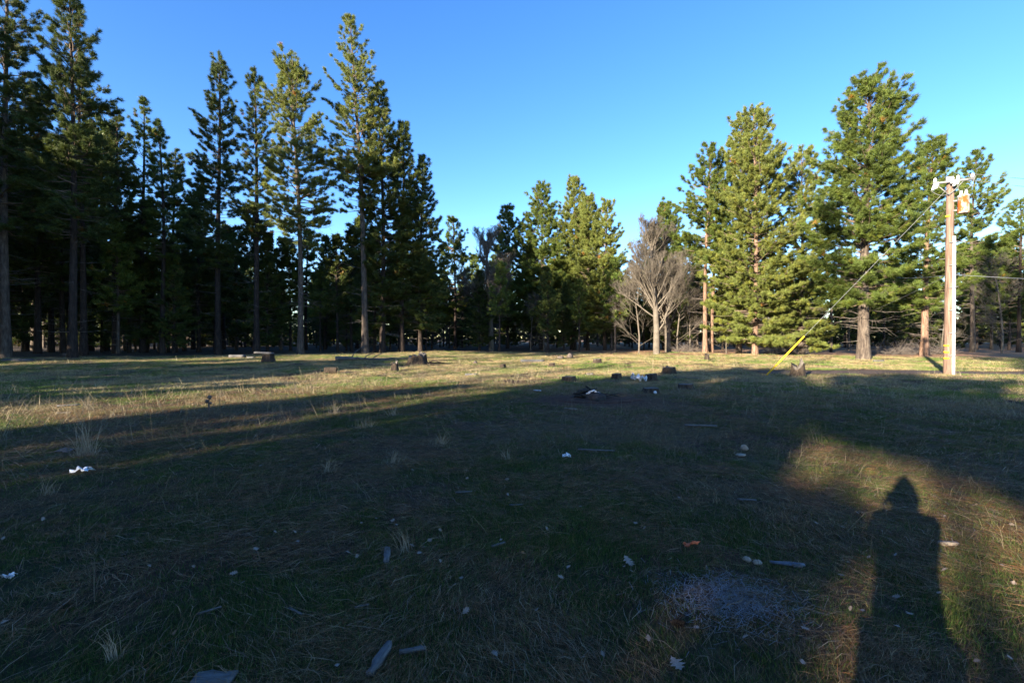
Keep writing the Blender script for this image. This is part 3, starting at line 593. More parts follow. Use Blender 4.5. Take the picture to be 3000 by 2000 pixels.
def blades_patch(seed, n, rad, h, wd, cols, flat=False, lay=.5, L=.1):
    rng = np.random.default_rng(seed); q = rng.normal(0, .5, (n, 2)) * rad; a = rng.uniform(0, 6.28, n)
    if flat:
        a = rng.normal(0, .7, n); l = L * rng.uniform(.35, 1.3, n)[:, None]; d = np.stack([np.cos(a), np.sin(a), rng.normal(0, .09, n)], 1); p = np.column_stack([q, rng.uniform(.003, .03, n)])
        sd = np.stack([-np.sin(a), np.cos(a), rng.uniform(-.6, .6, n)], 1) * wd; bend = np.stack([-np.sin(a), np.cos(a), 0 * a], 1) * rng.normal(0, .07, (n, 1)) * l
        V = np.stack([p - d * l / 2 - sd, p + bend - sd, p + d * l / 2, p + bend + sd], 1); k = 4
    else:
        hh = h * rng.uniform(.35, 1.25, n)[:, None]; b = np.column_stack([q, np.full(n, -.006)]); az = rng.uniform(0, 6.28, n); sd = np.stack([np.cos(az), np.sin(az), 0 * az], 1) * wd
        V = np.stack([b - sd, b + sd, b + np.stack([np.cos(a) * lay * rng.uniform(.2, 1.6, n), np.sin(a) * lay * rng.uniform(.2, 1.6, n), np.ones(n)], 1) * hh], 1); k = 3
    t = rng.uniform(0, 1, (n, 1)); c0 = np.array(cols)[rng.integers(len(cols), size=n)] * (.6 + .7 * t)
    return mesh_from('patch', V.reshape(-1, 3), [np.arange(n * k).reshape(-1, k)], M['tinted'], np.repeat(c0, k, 0))
def tinted_mat():
    m, n, b = newmat('turf', .6); at = n.nodes.new('ShaderNodeAttribute'); at.attribute_name = 'Col'; ti = n.nodes.new('ShaderNodeAttribute'); ti.attribute_name = 'Tint'; ti.attribute_type = 'INSTANCER'
    m2 = n.nodes.new('ShaderNodeMix'); m2.data_type = 'RGBA'; m2.blend_type = 'MULTIPLY'; m2.inputs[0].default_value = 1; n.links.new(at.outputs['Color'], m2.inputs[6]); n.links.new(ti.outputs['Color'], m2.inputs[7]); n.links.new(m2.outputs[2], b.inputs['Base Color'])
    tr = n.nodes.new('ShaderNodeBsdfTranslucent'); n.links.new(m2.outputs[2], tr.inputs[0]); ms = n.nodes.new('ShaderNodeMixShader'); ms.inputs[0].default_value = .3; n.links.new(b.outputs[0], ms.inputs[1]); n.links.new(tr.outputs[0], ms.inputs[2]); n.links.new(ms.outputs[0], n.nodes['Material Output'].inputs[0]); return m
M['tinted'] = tinted_mat()
GREENS = [(.050, .108, .014), (.072, .132, .022), (.095, .145, .028), (.036, .074, .013), (.16, .15, .05)]
DRYS = [(.24, .185, .095), (.17, .125, .06), (.32, .255, .14), (.12, .08, .04), (.05, .08, .02)]
LITS = [(.25, .115, .040), (.19, .095, .036), (.31, .185, .08), (.14, .07, .028), (.33, .24, .12)]
G_TURF = gn_group('turf_pieces', [blades_patch(k, 90, .12, .038, .0016, GREENS) for k in range(5)])
G_DRY = gn_group('dry_turf_pieces', [blades_patch(20 + k, 60, .13, .05, .0014, DRYS, lay=1.1) for k in range(5)])
G_LIT = gn_group('needle_thatch_pieces', [blades_patch(40 + k, 55, .16, 0, .0009, LITS, flat=True, L=.11) for k in range(5)])
def turf(name, n, r1, r2, fall, seed, g, kind, s0, label, cat):
    rng, x, y, r = scatter(n, r1, r2, fall, seed); D = dryness(x, y); f = fbm(x / .9, y / .9, seed + 3, 3); keep = clear(x, y, rng)
    if kind == 'green': keep &= rng.uniform(0, 1, n) < np.clip(1.25 - 1.15 * D, .08, 1) * np.clip((f - .30) * 4.5, .15, 1)
    elif kind == 'dry': keep &= rng.uniform(0, 1, n) < np.clip(.10 + D * 1.0, 0, 1) * np.clip((f - .34) * 4.5, .05, 1)
    else: keep &= rng.uniform(0, 1, n) < np.clip((f - .34) * 4.5, .12, 1)
    keep &= ~((y > 36) & (x > 3) & (rng.uniform(0, 1, n) < .7)); x, y, r, D = x[keep], y[keep], r[keep], D[keep]; m = len(x)
    az = rng.uniform(0, 6.28, m) if kind != 'lit' else fbm(x / 2.2, y / 2.2, 31, 2) * 5.0 - 2.6 + rng.normal(0, .25, m)
    sc = s0 * rng.uniform(.6, 1.35, m) * (1 + np.clip(r - 8, 0, 60) * .028) * (.75 + .5 * fbm(x / 3.1, y / 3.1, seed, 2))
    tint = np.repeat(rng.uniform(.7, 1.3, (m, 1)), 3, 1) * (1 + (.7 if kind == 'green' else 1.4) * np.clip((r[:, None] - 11) / 8, 0, 1) * (kind != 'lit')) * .85 * (1 + (rng.uniform(-.15, .2, (m, 3)) * [1, .4, .6]))  # tint rises with distance; brightness of the sunlit strip is painted in
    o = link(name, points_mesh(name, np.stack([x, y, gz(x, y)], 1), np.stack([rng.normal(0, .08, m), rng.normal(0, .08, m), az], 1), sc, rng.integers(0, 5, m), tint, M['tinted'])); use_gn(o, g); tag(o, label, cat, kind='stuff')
turf('turf', 24000, 1.2, 12, 1.0, 61, G_TURF, 'green', .85, 'short matted green turf of the near meadow', 'grass')
turf('turf', 52000, 12, 50, 1.05, 62, G_TURF, 'green', 1.2, 'short green turf of the far meadow', 'grass')
turf('dry_turf', 12000, 1.2, 12, 1.0, 63, G_DRY, 'dry', .8, 'thin dry grass patches in the near meadow', 'grass')
turf('dry_turf', 45000, 12, 50, 1.05, 64, G_DRY, 'dry', 1.1, 'dry pale grass of the far sunlit meadow', 'grass')
turf('needle_thatch', 16000, 1.2, 16, 1.0, 65, G_LIT, 'lit', 1.0, 'thatch of fallen brown pine needles on the meadow', 'litter')
grass('green_grass', 60000, 1.3, 9, 1.0, 11, .030, .0042, 1, False, 'short green grass covering the near meadow', 'grass')
grass('green_grass', 40000, 9, 60, 1.15, 12, .045, .009, 1, False, 'green grass of the middle and far meadow', 'grass')
grass('dry_grass', 25000, 1.5, 9, 1.0, 13, .040, .0024, 1, True, 'dry straw coloured blades mixed through the near meadow', 'grass', .9)
grass('dry_grass', 50000, 9, 52, 1.15, 14, .065, .007, 1, True, 'pale dry grass standing in the far meadow', 'grass', .5)
grass('dry_grass', 26000, 3.5, 26, 1.1, 16, .17, .0035, 2, True, 'loose dry straw clumps leaning in the middle meadow', 'grass', 1.3, clump=1.1)
grass('dry_grass', 9000, 7, 44, 1.1, 15, .30, .006, 1, True, 'taller dry stalks scattered over the meadow', 'grass', .35, clump=.95)

def litter(name, n, r1, r2, fall, seed, L, wd, cols, label, dens_seed):
    rng, x, y, r = scatter(n, r1, r2, fall, seed)
    f = fbm(x / 1.2, y / 1.2, dens_seed, 3); keep = (rng.uniform(0, 1, n) < np.clip((f - .28) * 2.6, .06, 1)) & clear(x, y, rng); x, y, r = x[keep], y[keep], r[keep]; m = len(x)
    a = (fbm(x / 2.2, y / 2.2, 31, 2) * 5.0 - 2.6) + rng.normal(0, .5, m); l = L * rng.uniform(.4, 1.4, m); cv = rng.normal(0, .14, m); ww = wd * rng.uniform(.7, 1.4, m) * np.clip(r / 3.2, .9, 4)
    zc = gz(x, y) + rng.uniform(.006, .045, m); tz = rng.normal(0, .10, m)
    P3 = []
    for s in (-.5, 0, .5):
        aa = a + cv * s; P3.append(np.stack([x + np.cos(aa) * l * s - np.sin(a) * cv * l * (s * s) * 2, y + np.sin(aa) * l * s + np.cos(a) * cv * l * (s * s) * 2, zc + tz * l * s + .012 * (s == 0)], 1))
    sd = np.stack([-np.sin(a), np.cos(a), rng.uniform(-.5, .5, m)], 1) * ww[:, None] / 2
    V = np.stack([P3[0], P3[1] - sd, P3[2], P3[1] + sd], 1)
    V = np.stack([P3[0] - sd * .6, P3[0] + sd * .6, P3[1] + sd, P3[1] - sd, P3[2] + sd * .4, P3[2] - sd * .4], 1).reshape(-1, 3)
    i0 = np.arange(m)[:, None] * 6; Q = np.vstack([i0 + [[0, 1, 2, 3]], i0 + [[3, 2, 4, 5]]])
    c = np.array(cols)[rng.integers(len(cols), size=m)] * rng.uniform(.3, 1.0, (m, 1)) * .62 * [1.12, .95, .8]
    tag(link(name, mesh_from(name, V, [Q], M['straw'], np.repeat(c, 6, 0))), label, 'litter', kind='stuff')
litter('needle_litter', 30000, 1.2, 11, 1.05, 41, .12, .0019, [(.30, .17, .09), (.24, .13, .07), (.36, .24, .14), (.20, .13, .08)], 'fallen brown pine needles lying over the near ground', 51)
litter('straw_litter', 20000, 1.2, 15, 1.05, 42, .15, .0021, [(.42, .34, .22), (.34, .27, .17), (.5, .43, .32), (.30, .26, .2)], 'flattened pale straw lying across the near ground', 57)
# pale bluish ash dusted grass patch
def ash_patch(px, py, rx, ry, n, seed, col, label, name='ashy_grass'):
    X, Y, _ = G(px, py); rng = np.random.default_rng(seed); q = rng.normal(0, .55, (n, 2)); x = X + q[:, 0] * rx; y = Y + q[:, 1] * ry
    a = rng.uniform(-1.6, 1.6, n); l = .020 * rng.uniform(.3, 2.2, n); z = gz(x, y) + rng.uniform(.010, .036, n)
    d = np.stack([np.cos(a) * l, np.sin(a) * l, rng.normal(0, .006, n)], 1); p = np.stack([x, y, z], 1); sd = np.stack([-np.sin(a), np.cos(a), 0 * a], 1) * .0010
    V = np.stack([p - d - sd, p - d + sd, p + d + sd, p + d - sd], 1).reshape(-1, 3); c = np.array(col) * rng.uniform(.5, 1.2, (n, 1))
    tag(link(name, mesh_from(name, V, [np.arange(n * 4).reshape(-1, 4)], M['straw'], np.repeat(c, 4, 0))), label, 'grass', kind='stuff')
ash_patch(2130, 1770, .34, .26, 1700, 3, (.21, .205, .215), 'greyish white matted dry grass patch in the near right foreground')

# dry grass clumps one can tell apart (pixel x, y of the base, width px, height px, label)
CL = [(252, 1335, 120, 150, 'big pale dry grass tuft with tall stalks near the left edge', 150),
 (258, 1195, 40, 60, 'dry grass tuft on the sunlit strip beyond the big left tuft', 60),
 (268, 1125, 22, 34, 'orange brown grass tuft farther back at left', 50),
 (960, 1385, 70, 75, 'group of thin upright dry stalks left of the centre foreground', 60),
 (1150, 1360, 120, 50, 'leaning pale dry grass tuft just left of centre', 110),
 (1290, 1310, 110, 55, 'spreading pale dry grass tuft near the centre', 130),
 (1070, 1255, 130, 50, 'wide flattened dry grass tuft in the left middle ground', 120),
 (1190, 1625, 90, 120, 'near tuft of long dry stalks in the middle foreground', 70),
 (1480, 1350, 60, 50, 'dull dry grass tuft below the centre of the meadow', 60),
 (980, 1215, 60, 50, 'pale dry tuft in the dim band left of centre', 60),
 (1150, 1220, 60, 42, 'loose dry tuft in the dim band nearer the centre', 60),
 (860, 1142, 34, 36, 'dry tuft lit by sun on the left bright strip', 45),
 (910, 1138, 44, 34, 'second dry tuft lit by sun on the left bright strip', 50),
 (1060, 1126, 40, 32, 'dry stalks standing at the bright strip left of centre', 40),
 (645, 1158, 60, 34, 'row of dry stalks at the left bright strip', 60),
 (740, 1150, 40, 34, 'forked dry stalks right of the left row of stalks', 30),
 (2430, 1195, 60, 40, 'sunlit dry grass tuft on the right meadow', 90),
 (2390, 1420, 40, 45, 'pale dry tuft at the right end of the sunlit patch', 50),
 (2610, 1375, 40, 50, 'short pale tuft just above the tip of the photographer shadow', 50),
 (2545, 1420, 40, 40, 'small forked dry tuft left of the shadow tip', 26),
 (2130, 1285, 20, 42, 'single upright dry stalk group left of the tan stone', 16),
 (2905, 1345, 50, 45, 'dull dry tuft near the right edge', 40),
 (330, 1945, 90, 110, 'long curved pale blades at the lower left corner', 50),
 (2880, 1490, 40, 55, 'green grass tuft right of the photographer shadow', 60),
 (130, 1455, 90, 60, 'bluish shaded grass tuft at the left edge', 70),
 (2105, 1480, 50, 60, 'broken pale stalk tuft in the lower edge of the sunlit patch', 24)]
for k, (px, py, wpx, hpx, lab, n) in enumerate(CL):
    X, Y, Z = G(px, py); rng = np.random.default_rng(700 + k); mb = MB(); wm = wpx / F * Y; hm = hpx / F * Y; V = []
    n = int(n * 1.7); a = rng.uniform(0, 6.28, n); r = wm * .42 * np.abs(rng.normal(0, .5, n)); l = hm * rng.uniform(.12, 1.0, n) ** 1.5 * (1.15 - .8 * np.clip(r / (wm * .5), 0, 1)); wnd = rng.uniform(-.6, .6)
    wd = max(.0011, .00030 * Y) * rng.uniform(.6, 1.3, n); la = rng.uniform(0, 6.28, n); ln = np.abs(rng.normal(0, .55, n)) * l
    flat = rng.uniform(0, 1, n) < .4; ln = np.where(flat, wm * rng.uniform(.1, .45, n), ln); l = np.where(flat, l * .18, l)
    b = np.stack([np.cos(a) * r, np.sin(a) * r * .8, -.01 + 0 * a], 1); dv = np.stack([np.cos(la) * ln + wnd * l * .5, np.sin(la) * ln, l], 1); mid = b + dv * [.45, .45, .62] + rng.normal(0, .04, (n, 3)) * l[:, None]; tip = b + dv
    s = np.stack([np.sin(la + 1), np.cos(la), 0 * a], 1) * wd[:, None]
    V = np.stack([b - s, b + s, mid + s * .8, mid - s * .8, tip], 1).reshape(-1, 3); i0 = np.arange(n)[:, None] * 5
    t = rng.uniform(0, 1, (n, 1)); c = np.array([.16, .12, .075]) * (1 - t) + np.array([.42, .35, .24]) * t
    if 'green' in lab: c = np.array([.05, .09, .03]) + t * np.array([.06, .08, .02])
    if 'orange' in lab: c = np.array([.30, .17, .08]) + t * .08
    o = link('grass_tuft', mesh_from('grass_tuft', V, [i0 + [[0, 1, 2, 3]], i0 + [[3, 2, 4]]], M['blade'], np.repeat(c, 5, 0)), None, (X, Y, Z)); tag(o, lab, 'grass tuft', 'grass tufts in the meadow')

# ------------------------------------------------------------------ stumps
def stump(px, py, wpx, hpx, seed, label, ragged=.0, roots=4, flat=False):
    X, Y, Z = G(px, py); rng = np.random.default_rng(seed); r = wpx / F * Y / 2 * .86; h = hpx / F * Y
    k = 22; th = np.arange(k) / k * 2 * np.pi; nf = 1 + .10 * np.sin(th * roots + seed) + rng.normal(0, .045, k)
    lv = [(-.08, 1.45), (h * .15, 1.18), (h * .5, 1.03), (h, .97)]
    V = []
    for i_, (z, f) in enumerate(lv):
        rr = r * f * (1 + (nf - 1) * (2.0 if i_ == 0 else 1)); zz = np.full(k, z)
        if i_ == 3: zz = zz + ragged * h * rng.uniform(-.5, .5, k) + .05 * h * np.cos(th)
        V.append(np.stack([np.cos(th) * rr, np.sin(th) * rr, zz], 1))
    V = np.vstack(V); i, j = np.meshgrid(np.arange(3), np.arange(k), indexing='ij'); j2 = (j + 1) % k
    q = np.stack([i * k + j, i * k + j2, i * k + k + j2, i * k + k + j], -1).reshape(-1, 4)
    root = link('tree_stump', None, None, (X, Y + r, Z)); tag(root, label, 'tree stump', 'cut stumps in the clearing')
    link('bark', mesh_from('bark', V, [q], M['stump_bark'], None, False), root)
    T = V[-k:] * [.99, .99, 1] + [0, 0, -.003]; T2 = T * [.5, .5, 1] + rng.normal(0, .01 + ragged * h * .3, (k, 3)) * [0, 0, 1]; jj = np.arange(k); j2 = (jj + 1) % k
    link('cut_top', mesh_from('cut_top', np.vstack([T, T2, T2.mean(0)]), [np.stack([jj, j2, k + j2, k + jj], 1), np.stack([k + jj, k + j2, np.full(k, 2 * k)], 1)], M['cut_wood']), root)
    return root
stump(1669, 1117, 44, 15, 1, 'wide low cut stump at the near edge of the sunlit meadow, left of the others')
stump(1810, 1109, 30, 16, 2, 'small dark round stump between the wide low one and the white scraps')
stump(1912, 1113, 34, 21, 3, 'grey topped stump right beside the white scraps', .15)
stump(1967, 1094, 42, 20, 4, 'large weathered stump behind the grey topped one', .25, 5)
stump(1915, 1150, 54, 15, 5, 'very low wide stump beside the little white ball')
stump(2017, 1134, 50, 12, 6, 'very low stump right of the one beside the white ball')
stump(1473, 1077, 19, 13, 7, 'small distant stump left of centre in the sunlit grass')
stump(1618, 1072, 21, 11, 8, 'small distant stump in a shadow streak near the centre')
stump(1752, 1068, 26, 13, 9, 'distant stump with split side in the far sunlit grass', .3)
stump(2350, 1101, 42, 32, 10, 'ragged broken stump left of the utility pole', .9, 6)
stump(777, 1064, 36, 24, 11, 'tall stump with a grey slab on top at the far left meadow edge', .1)
stump(1154, 1082, 22, 23, 12, 'small burnt looking stump right of the hollow log', .6)
stump(1217, 1068, 60, 27, 13, 'uprooted weathered stump with roots spreading, left of centre', .6, 7)
stump(2074, 1056, 14, 16, 14, 'short stump at the foot of the salmon trunk', .5)
# slab on the stump
def slab(name, c, d, rz_, mat, label, cat, tilt=(0, 0), bend=0.):
    n = 7; L_, W_, T_ = d; rng = np.random.default_rng(int(abs(c[0] * 97 + c[1] * 31)) % 9999); xs = np.linspace(-.5, .5, n) * L_
    V = []
    for i_, x in enumerate(xs):
        wv = W_ * (.5 + .08 * rng.normal()) * (.75 if i_ in (0, n - 1) else 1); zc = bend * ((x / L_ * 2) ** 2); j_ = rng.normal(0, .04 * W_)
        V += [[x, -wv + j_, zc - T_ / 2], [x, wv + j_, zc - T_ / 2], [x, wv * .92 + j_, zc + T_ / 2], [x, j_, zc + T_ * .68], [x, -wv * .92 + j_, zc + T_ / 2]]
    V = np.array(V); k = 5; i, j = np.meshgrid(np.arange(n - 1), np.arange(k), indexing='ij'); j2 = (j + 1) % k
    q = np.stack([i * k + j, i * k + k + j, i * k + k + j2, i * k + j2], -1).reshape(-1, 4)
    caps = [np.array([[0, 1, 2, 3, 4]]), np.array([[4, 3, 2, 1, 0]]) + (n - 1) * k]
    V = V @ euler(tilt[0], tilt[1], 0).T
    o = link(name, mesh_from(name, V, [q] + caps, mat), None, c, rz_); return tag(o, label, cat)
def on(px, py, dz=.02): X, Y, Z = G(px, py); return (X, Y, Z + dz)
Xs, Ys, Zs = G(777, 1064)
slab('wood_slab', (Xs - .2, Ys + .3, Zs + .60), (1.1, .5, .10), .1, M['grey_wood'], 'weathered grey slab lying on the tall far left stump', 'wood slab', (0, .05))
slab('wood_slab', on(695, 1050, .12), (1.1, .4, .2), .1, M['grey_wood'], 'short grey wood piece at the forest edge left of the slab topped stump', 'wood piece')
slab('wood_slab', on(735, 1052, .08), (.6, .3, .12), -.3, M['grey_wood'], 'small grey chunk between the wood piece and the slab topped stump', 'wood piece')
slab('wood_slab', on(50, 1060, .1), (1.7, .5, .18), .05, M['grey_wood'], 'pale weathered log piece at the far left edge of the meadow', 'wood piece')
slab('wood_slab', on(205, 1045, .1), (1.0, .4, .25), .1, M['grey_wood'], 'bluish grey rock like wood in the shade at far left', 'wood piece')
# plank, sticks, bark strips on the ground
ST = [((199, 1185), (.40, .07, .03), .55, 'grey_wood', 'bluish white board piece lying by the left sunlit strip', 'board'),
 ((185, 1205), (.28, .03, .02), .2, 'grey_wood', 'short pale stick below the board piece at left', 'stick'),
 ((2053, 1256), (.55, .06, .03), -.12, 'grey_wood', 'long bluish white strip lying in the shaded meadow right of centre', 'bark strip'),
 ((1747, 1329), (.50, .022, .02), -.2, 'grey_wood', 'thin grey stick lying across the central grass', 'stick'),
 ((1358, 1455), (.17, .022, .015), .2, 'grey_wood', 'pale stick pair on the bare patch left of centre', 'stick'),
 ((1513, 1493), (.13, .02, .012), .1, 'grey_wood', 'small forked white stick near the centre', 'stick'),
 ((1132, 1645), (.22, .04, .02), -1.35, 'grey_wood', 'crumbling grey bark strip in the middle foreground', 'bark strip'),
 ((1112, 1950), (.22, .045, .025), 1.42, 'grey_wood', 'weathered grey split stick at the bottom edge', 'stick'),
 ((1206, 1922), (.13, .028, .015), .25, 'grey_wood', 'short grey bark chip right of the bottom split stick', 'bark chip'),
 ((1460, 1612), (.12, .02, .012), .6, 'grey_wood', 'short pale bark chip in the centre foreground', 'bark chip'),
 ((862, 1808), (.12, .010, .01), -.55, 'grey_wood', 'thin blue grey twig in the left foreground', 'twig'),
 ((1058, 1792), (.08, .010, .01), .4, 'grey_wood', 'thin pale twig above the bottom split stick', 'twig'),
 ((608, 1808), (.12, .010, .01), .65, 'grey_wood', 'thin straight pale twig in the lower left', 'twig'),
 ((618, 2014), (.18, .10, .015), .1, 'grey_wood', 'corner of a grey board cut by the bottom edge', 'board'),
 ((2785, 1605), (.125, .045, .02), -.05, 'stone', 'pale tan block of wood right of the photographer shadow', 'wood block'),
 ((2190, 1475), (.17, .025, .012), -.15, 'grey_wood', 'pale flattened stick in the lower sunlit patch', 'stick'),
 ((2310, 1660), (.22, .04, .012), -.18, 'slate_scrap', 'dark blue grey strip below the red brown mound', 'scrap'),
 ((2340, 1668), (.06, .03, .015), .1, 'grey_wood', 'small pale chip on the dark blue grey strip', 'chip'),
 ((1380, 1100), (.5, .12, .08), .1, 'grey_wood', 'grey wood chips in the sunlit grass left of the low stumps', 'wood piece'),
 ((1728, 1100), (.28, .12, .10), .3, 'cut_wood', 'small wood chunk behind the wide low stump', 'wood piece'),
 ((1672, 1205), (.3, .05, .03), -.5, 'cut_wood', 'pale stick below the burnt brush pile', 'stick'),
 ((2010, 1105), (1.0, .05, .04), -.25, 'grey_wood', 'thin pale branch lying right of the large weathered stump', 'branch'),
 ((1560, 1058), (1.6, .3, .18), .05, 'grey_wood', 'grey log piece in the far sunlit meadow', 'log'),
 ((2575, 1060), (.8, .15, .1), .2, 'grey_wood', 'pale fallen piece at the foot of the huge pine', 'wood piece')]
for (p, d, a, m_, lab, cat) in ST: slab(cat.replace(' ', '_'), on(*p, dz=d[2] * .5 + .015), d, a, M[m_], lab, cat)
# hollow log round
X, Y, Z = G(969, 1089); root = link('log_round', None, None, (X, Y, Z + .14), math.radians(8)); tag(root, 'short thick log round lying on its side in the left meadow shade', 'log')
mb = MB(); k = 18; xs = np.linspace(-.28, .26, 4); mb.tube(np.stack([xs, 0 * xs, 0 * xs], 1), [.16, .17, .165, .16], k); link('bark', mb.mesh('bark', M['stump_bark'], True), root)
for sgn, x in ((-1, -.28), (1, .26)):
    th = np.arange(k) / k * 6.283; ring = np.stack([0 * th + x, np.cos(th) * .16, np.sin(th) * .16], 1); inn = ring * [1, .55, .55] + [-.10 * sgn, 0, 0]; jj = np.arange(k); j2 = (jj + 1) % k
    link('cut_end', mesh_from('cut_end', np.vstack([ring, inn, inn.mean(0)]), [np.stack([jj, j2, k + j2, k + jj], 1), np.stack([k + jj, k + j2, np.full(k, 2 * k)], 1)], M['char']), root)
# fallen dead branch with upcurved limbs
X, Y, Z = G(1010, 1057); root = link('fallen_branch', None, None, (X, Y, Z)); tag(root, 'fallen dead tree top with pale limbs curving up behind the log round', 'fallen branch')
mb = MB(); mb.tube([[-.6, 0, .14], [0, 0, .16], [1, .1, .14], [2.2, .2, .08], [3.4, .3, .03]], [.17, .13, .09, .06, .03], 7, True); link('stem', mb.mesh('stem', M['grey_wood'], True), root)
for p in ([[.4, 0, .15], [.7, 0, .6], [1.2, .1, .95], [1.6, .1, .93]], [[1.3, 0, .12], [1.5, 0, .35], [1.9, 0, .5], [2.2, 0, .42]], [[1.8, .1, .1], [2.2, .1, .38], [2.7, .1, .58]], [[2.4, .2, .08], [3.2, .4, .2], [4.0, .5, .12]], [[.9, .1, .1], [1.0, -.4, .3], [1.2, -.8, .2]]):
    mb = MB(); mb.tube(p, np.linspace(.045, .014, len(p)), 5); link('limb', mb.mesh('limb', M['grey_wood'], True), root)
# roots of the uprooted stump as fallen roots
X, Y, Z = G(1260, 1066); mb = MB(); rng = np.random.default_rng(8)
root = link('root_tangle', None, None, (X, Y, Z)); tag(root, 'tangle of grey roots and limbs beside the uprooted stump', 'roots')
for k in range(9):
    a = rng.uniform(-.6, .6); x0 = rng.uniform(-1.6, -.2); mb = MB(); mb.tube([[x0, rng.uniform(-.3, .3), .05], [x0 + .4, a * .4, .32 * rng.uniform(.3, 1)], [x0 + .9, a, .18 * rng.uniform(.2, 1)], [x0 + 1.6, a, .02]], [.05, .05, .035, .015], 5); link('root', mb.mesh('root', M['stump_bark']), root)

# burnt pile
X, Y, Z = G(1737, 1172); rng = np.random.default_rng(4)
root = link('burn_pile', None, None, (X, Y, Z + .03)); tag(root, 'burnt heap of charred black sticks with white ash on red soil', 'burn pile')
for k in range(26):
    a = rng.uniform(-1.2, 1.2); l = rng.uniform(.2, .6); c = np.array([rng.normal(0, .24), rng.normal(0, .14), 0]); hgt = max(.03, .24 - abs(c[0]) * .45); d = np.array([math.cos(a), math.sin(a) * .6, rng.uniform(-.35, .35)]) * l / 2
    mb = MB(); c[2] = hgt * rng.uniform(.3, 1); mb.tube([c - d, c + rng.normal(0, .02, 3), c + d], [.02, .026, .013], 6, True); link('charred_stick', mb.mesh('charred_stick', M['char'], True), root)
mb = MB(); mb.tube([[-.38, .02, .16], [-.25, 0, .20], [-.14, 0, .22]], [.05, .055, .05], 9, True); link('charred_log', mb.mesh('charred_log', M['char'], True), root)
def lump(mb, c, r, rng, k=9):
    prof = [(0.02, -1), (.7, -.7), (1, -.1), (.8, .5), (.4, .9), (.02, 1)]
    V0 = MB().lathe([(a * r[0], b * r[2]) for a, b in prof], k=k); V = np.vstack(V0.V); V[:, 1] *= r[1] / r[0]; V = V * (1 + rng.normal(0, .07, (len(V), 1))) @ rotz(rng.uniform(0, 6)).T
    mb.add(V + np.array(c), np.vstack(V0.q))
for k in range(16):
    mb = MB(); x = rng.normal(.02, .13); lump(mb, (x, rng.normal(-.05, .08), max(.05, .22 - abs(x) * .5)), (rng.uniform(.02, .05), .03, .02), rng); link('ash_lump', mb.mesh('ash_lump', M['ash'], True), root)
mb = MB(); lump(mb, (0, 0, .02), (.5, .3, .16), rng, 16); link('ash_heap', mb.mesh('ash_heap', M['char'], True), root)
# stones and rocks
def stone(px, py, wpx, mat, label, name='stone', seed=0, ht=.6, cat='stone'):
    X, Y, Z = G(px, py); r = wpx / F * Y / 2; rng = np.random.default_rng(seed); mb = MB(); lump(mb, (0, 0, r * ht * .5), (r, r * .8, r * ht), rng, 12); tag(link(name, mb.mesh(name, M[mat], True), None, (X, Y, Z + .01)), label, cat)
stone(2181, 1322, 23, 'stone', 'round tan stone on the grass at the upper edge of the sunlit patch', seed=1, ht=.9)
stone(2172, 1338, 34, 'stone', 'flat tan stone just in front of the round tan stone', seed=2, ht=.2)
stone(2192, 1650, 26, 'stone', 'left of two pale stones by the red brown mound', seed=3)
stone(2222, 1658, 30, 'stone', 'right, flatter of two pale stones by the red brown mound', seed=4, ht=.45)
stone(1670, 1047, 20, 'rock_dark', 'dark pointed rock on the far sunlit meadow', 'rock', 5, .9, 'rock')
stone(1642, 1048, 24, 'rock_dark', 'low dark clod left of the far pointed rock', 'rock', 6, .4, 'rock')
stone(1393, 1061, 14, 'rock_dark', 'dark lump in the far meadow left of centre', 'rock', 7, .8, 'rock')
stone(1920, 1150, 10, 'white_scrap', 'little white ball in front of the very low wide stump', 'ball', 8, 1., 'ball')
stone(1486, 1411, 14, 'stone', 'small pale pebble in the shaded central grass', 'stone', 9, .5, 'pebble')
# crumpled scraps
def scrap(px, py, w_, d_, h_, mat, label, seed, name='scrap'):
    X, Y, Z = G(px, py); rng = np.random.default_rng(seed); n = 9; u = np.linspace(-.5, .5, n); A, B = np.meshgrid(u, u, indexing='ij')
    z = h_ * np.abs(fbm(A * 3 + seed * 3, B * 3 + 9, seed, 3) * 2 - .6); msk = 1 + .35 * rng.normal(0, 1, (n, n)) * .4
    V = np.stack([A * w_ * msk, B * d_ * msk, z + .01], -1).reshape(-1, 3); i, j = np.meshgrid(np.arange(n - 1), np.arange(n - 1), indexing='ij'); a = (i * n + j).ravel()
    q = np.stack([a, a + n, a + n + 1, a + 1], -1); q = q[(rng.uniform(0, 1, len(q)) > .18)]
    o = link(name, mesh_from(name, V, [q], M[mat]), None, (X, Y, Z + .01), rng.uniform(-.3, .3)); sd = o.modifiers.new('s', 'SOLIDIFY'); sd.thickness = .003; tag(o, label, 'scrap')
scrap(1862, 1112, .30, .25, .30, 'white_scrap', 'crumpled white scrap heap left of the grey topped stump', 1)
scrap(1884, 1114, .26, .22, .26, 'white_scrap', 'second crumpled white scrap touching the grey topped stump', 2)
scrap(240, 1392, .17, .09, .06, 'white_scrap', 'crumpled white scrap on the shaded grass at left', 3)
scrap(2026, 1610, .10, .06, .04, 'orange_scrap', 'torn bright orange scrap in the foreground', 4)
scrap(1660, 1348, .10, .07, .05, 'white_scrap', 'torn white paper scrap in the central grass', 5)
scrap(1575, 1147, .2, .12, .05, 'white_scrap', 'small pale scrap left of the burnt pile', 6)
scrap(190, 1325, .24, .13, .05, 'grey_wood', 'grey flake beside the big pale tuft at left', 7)
scrap(16, 1705, .07, .03, .03, 'white_scrap', 'white sliver at the left edge of the foreground', 8)
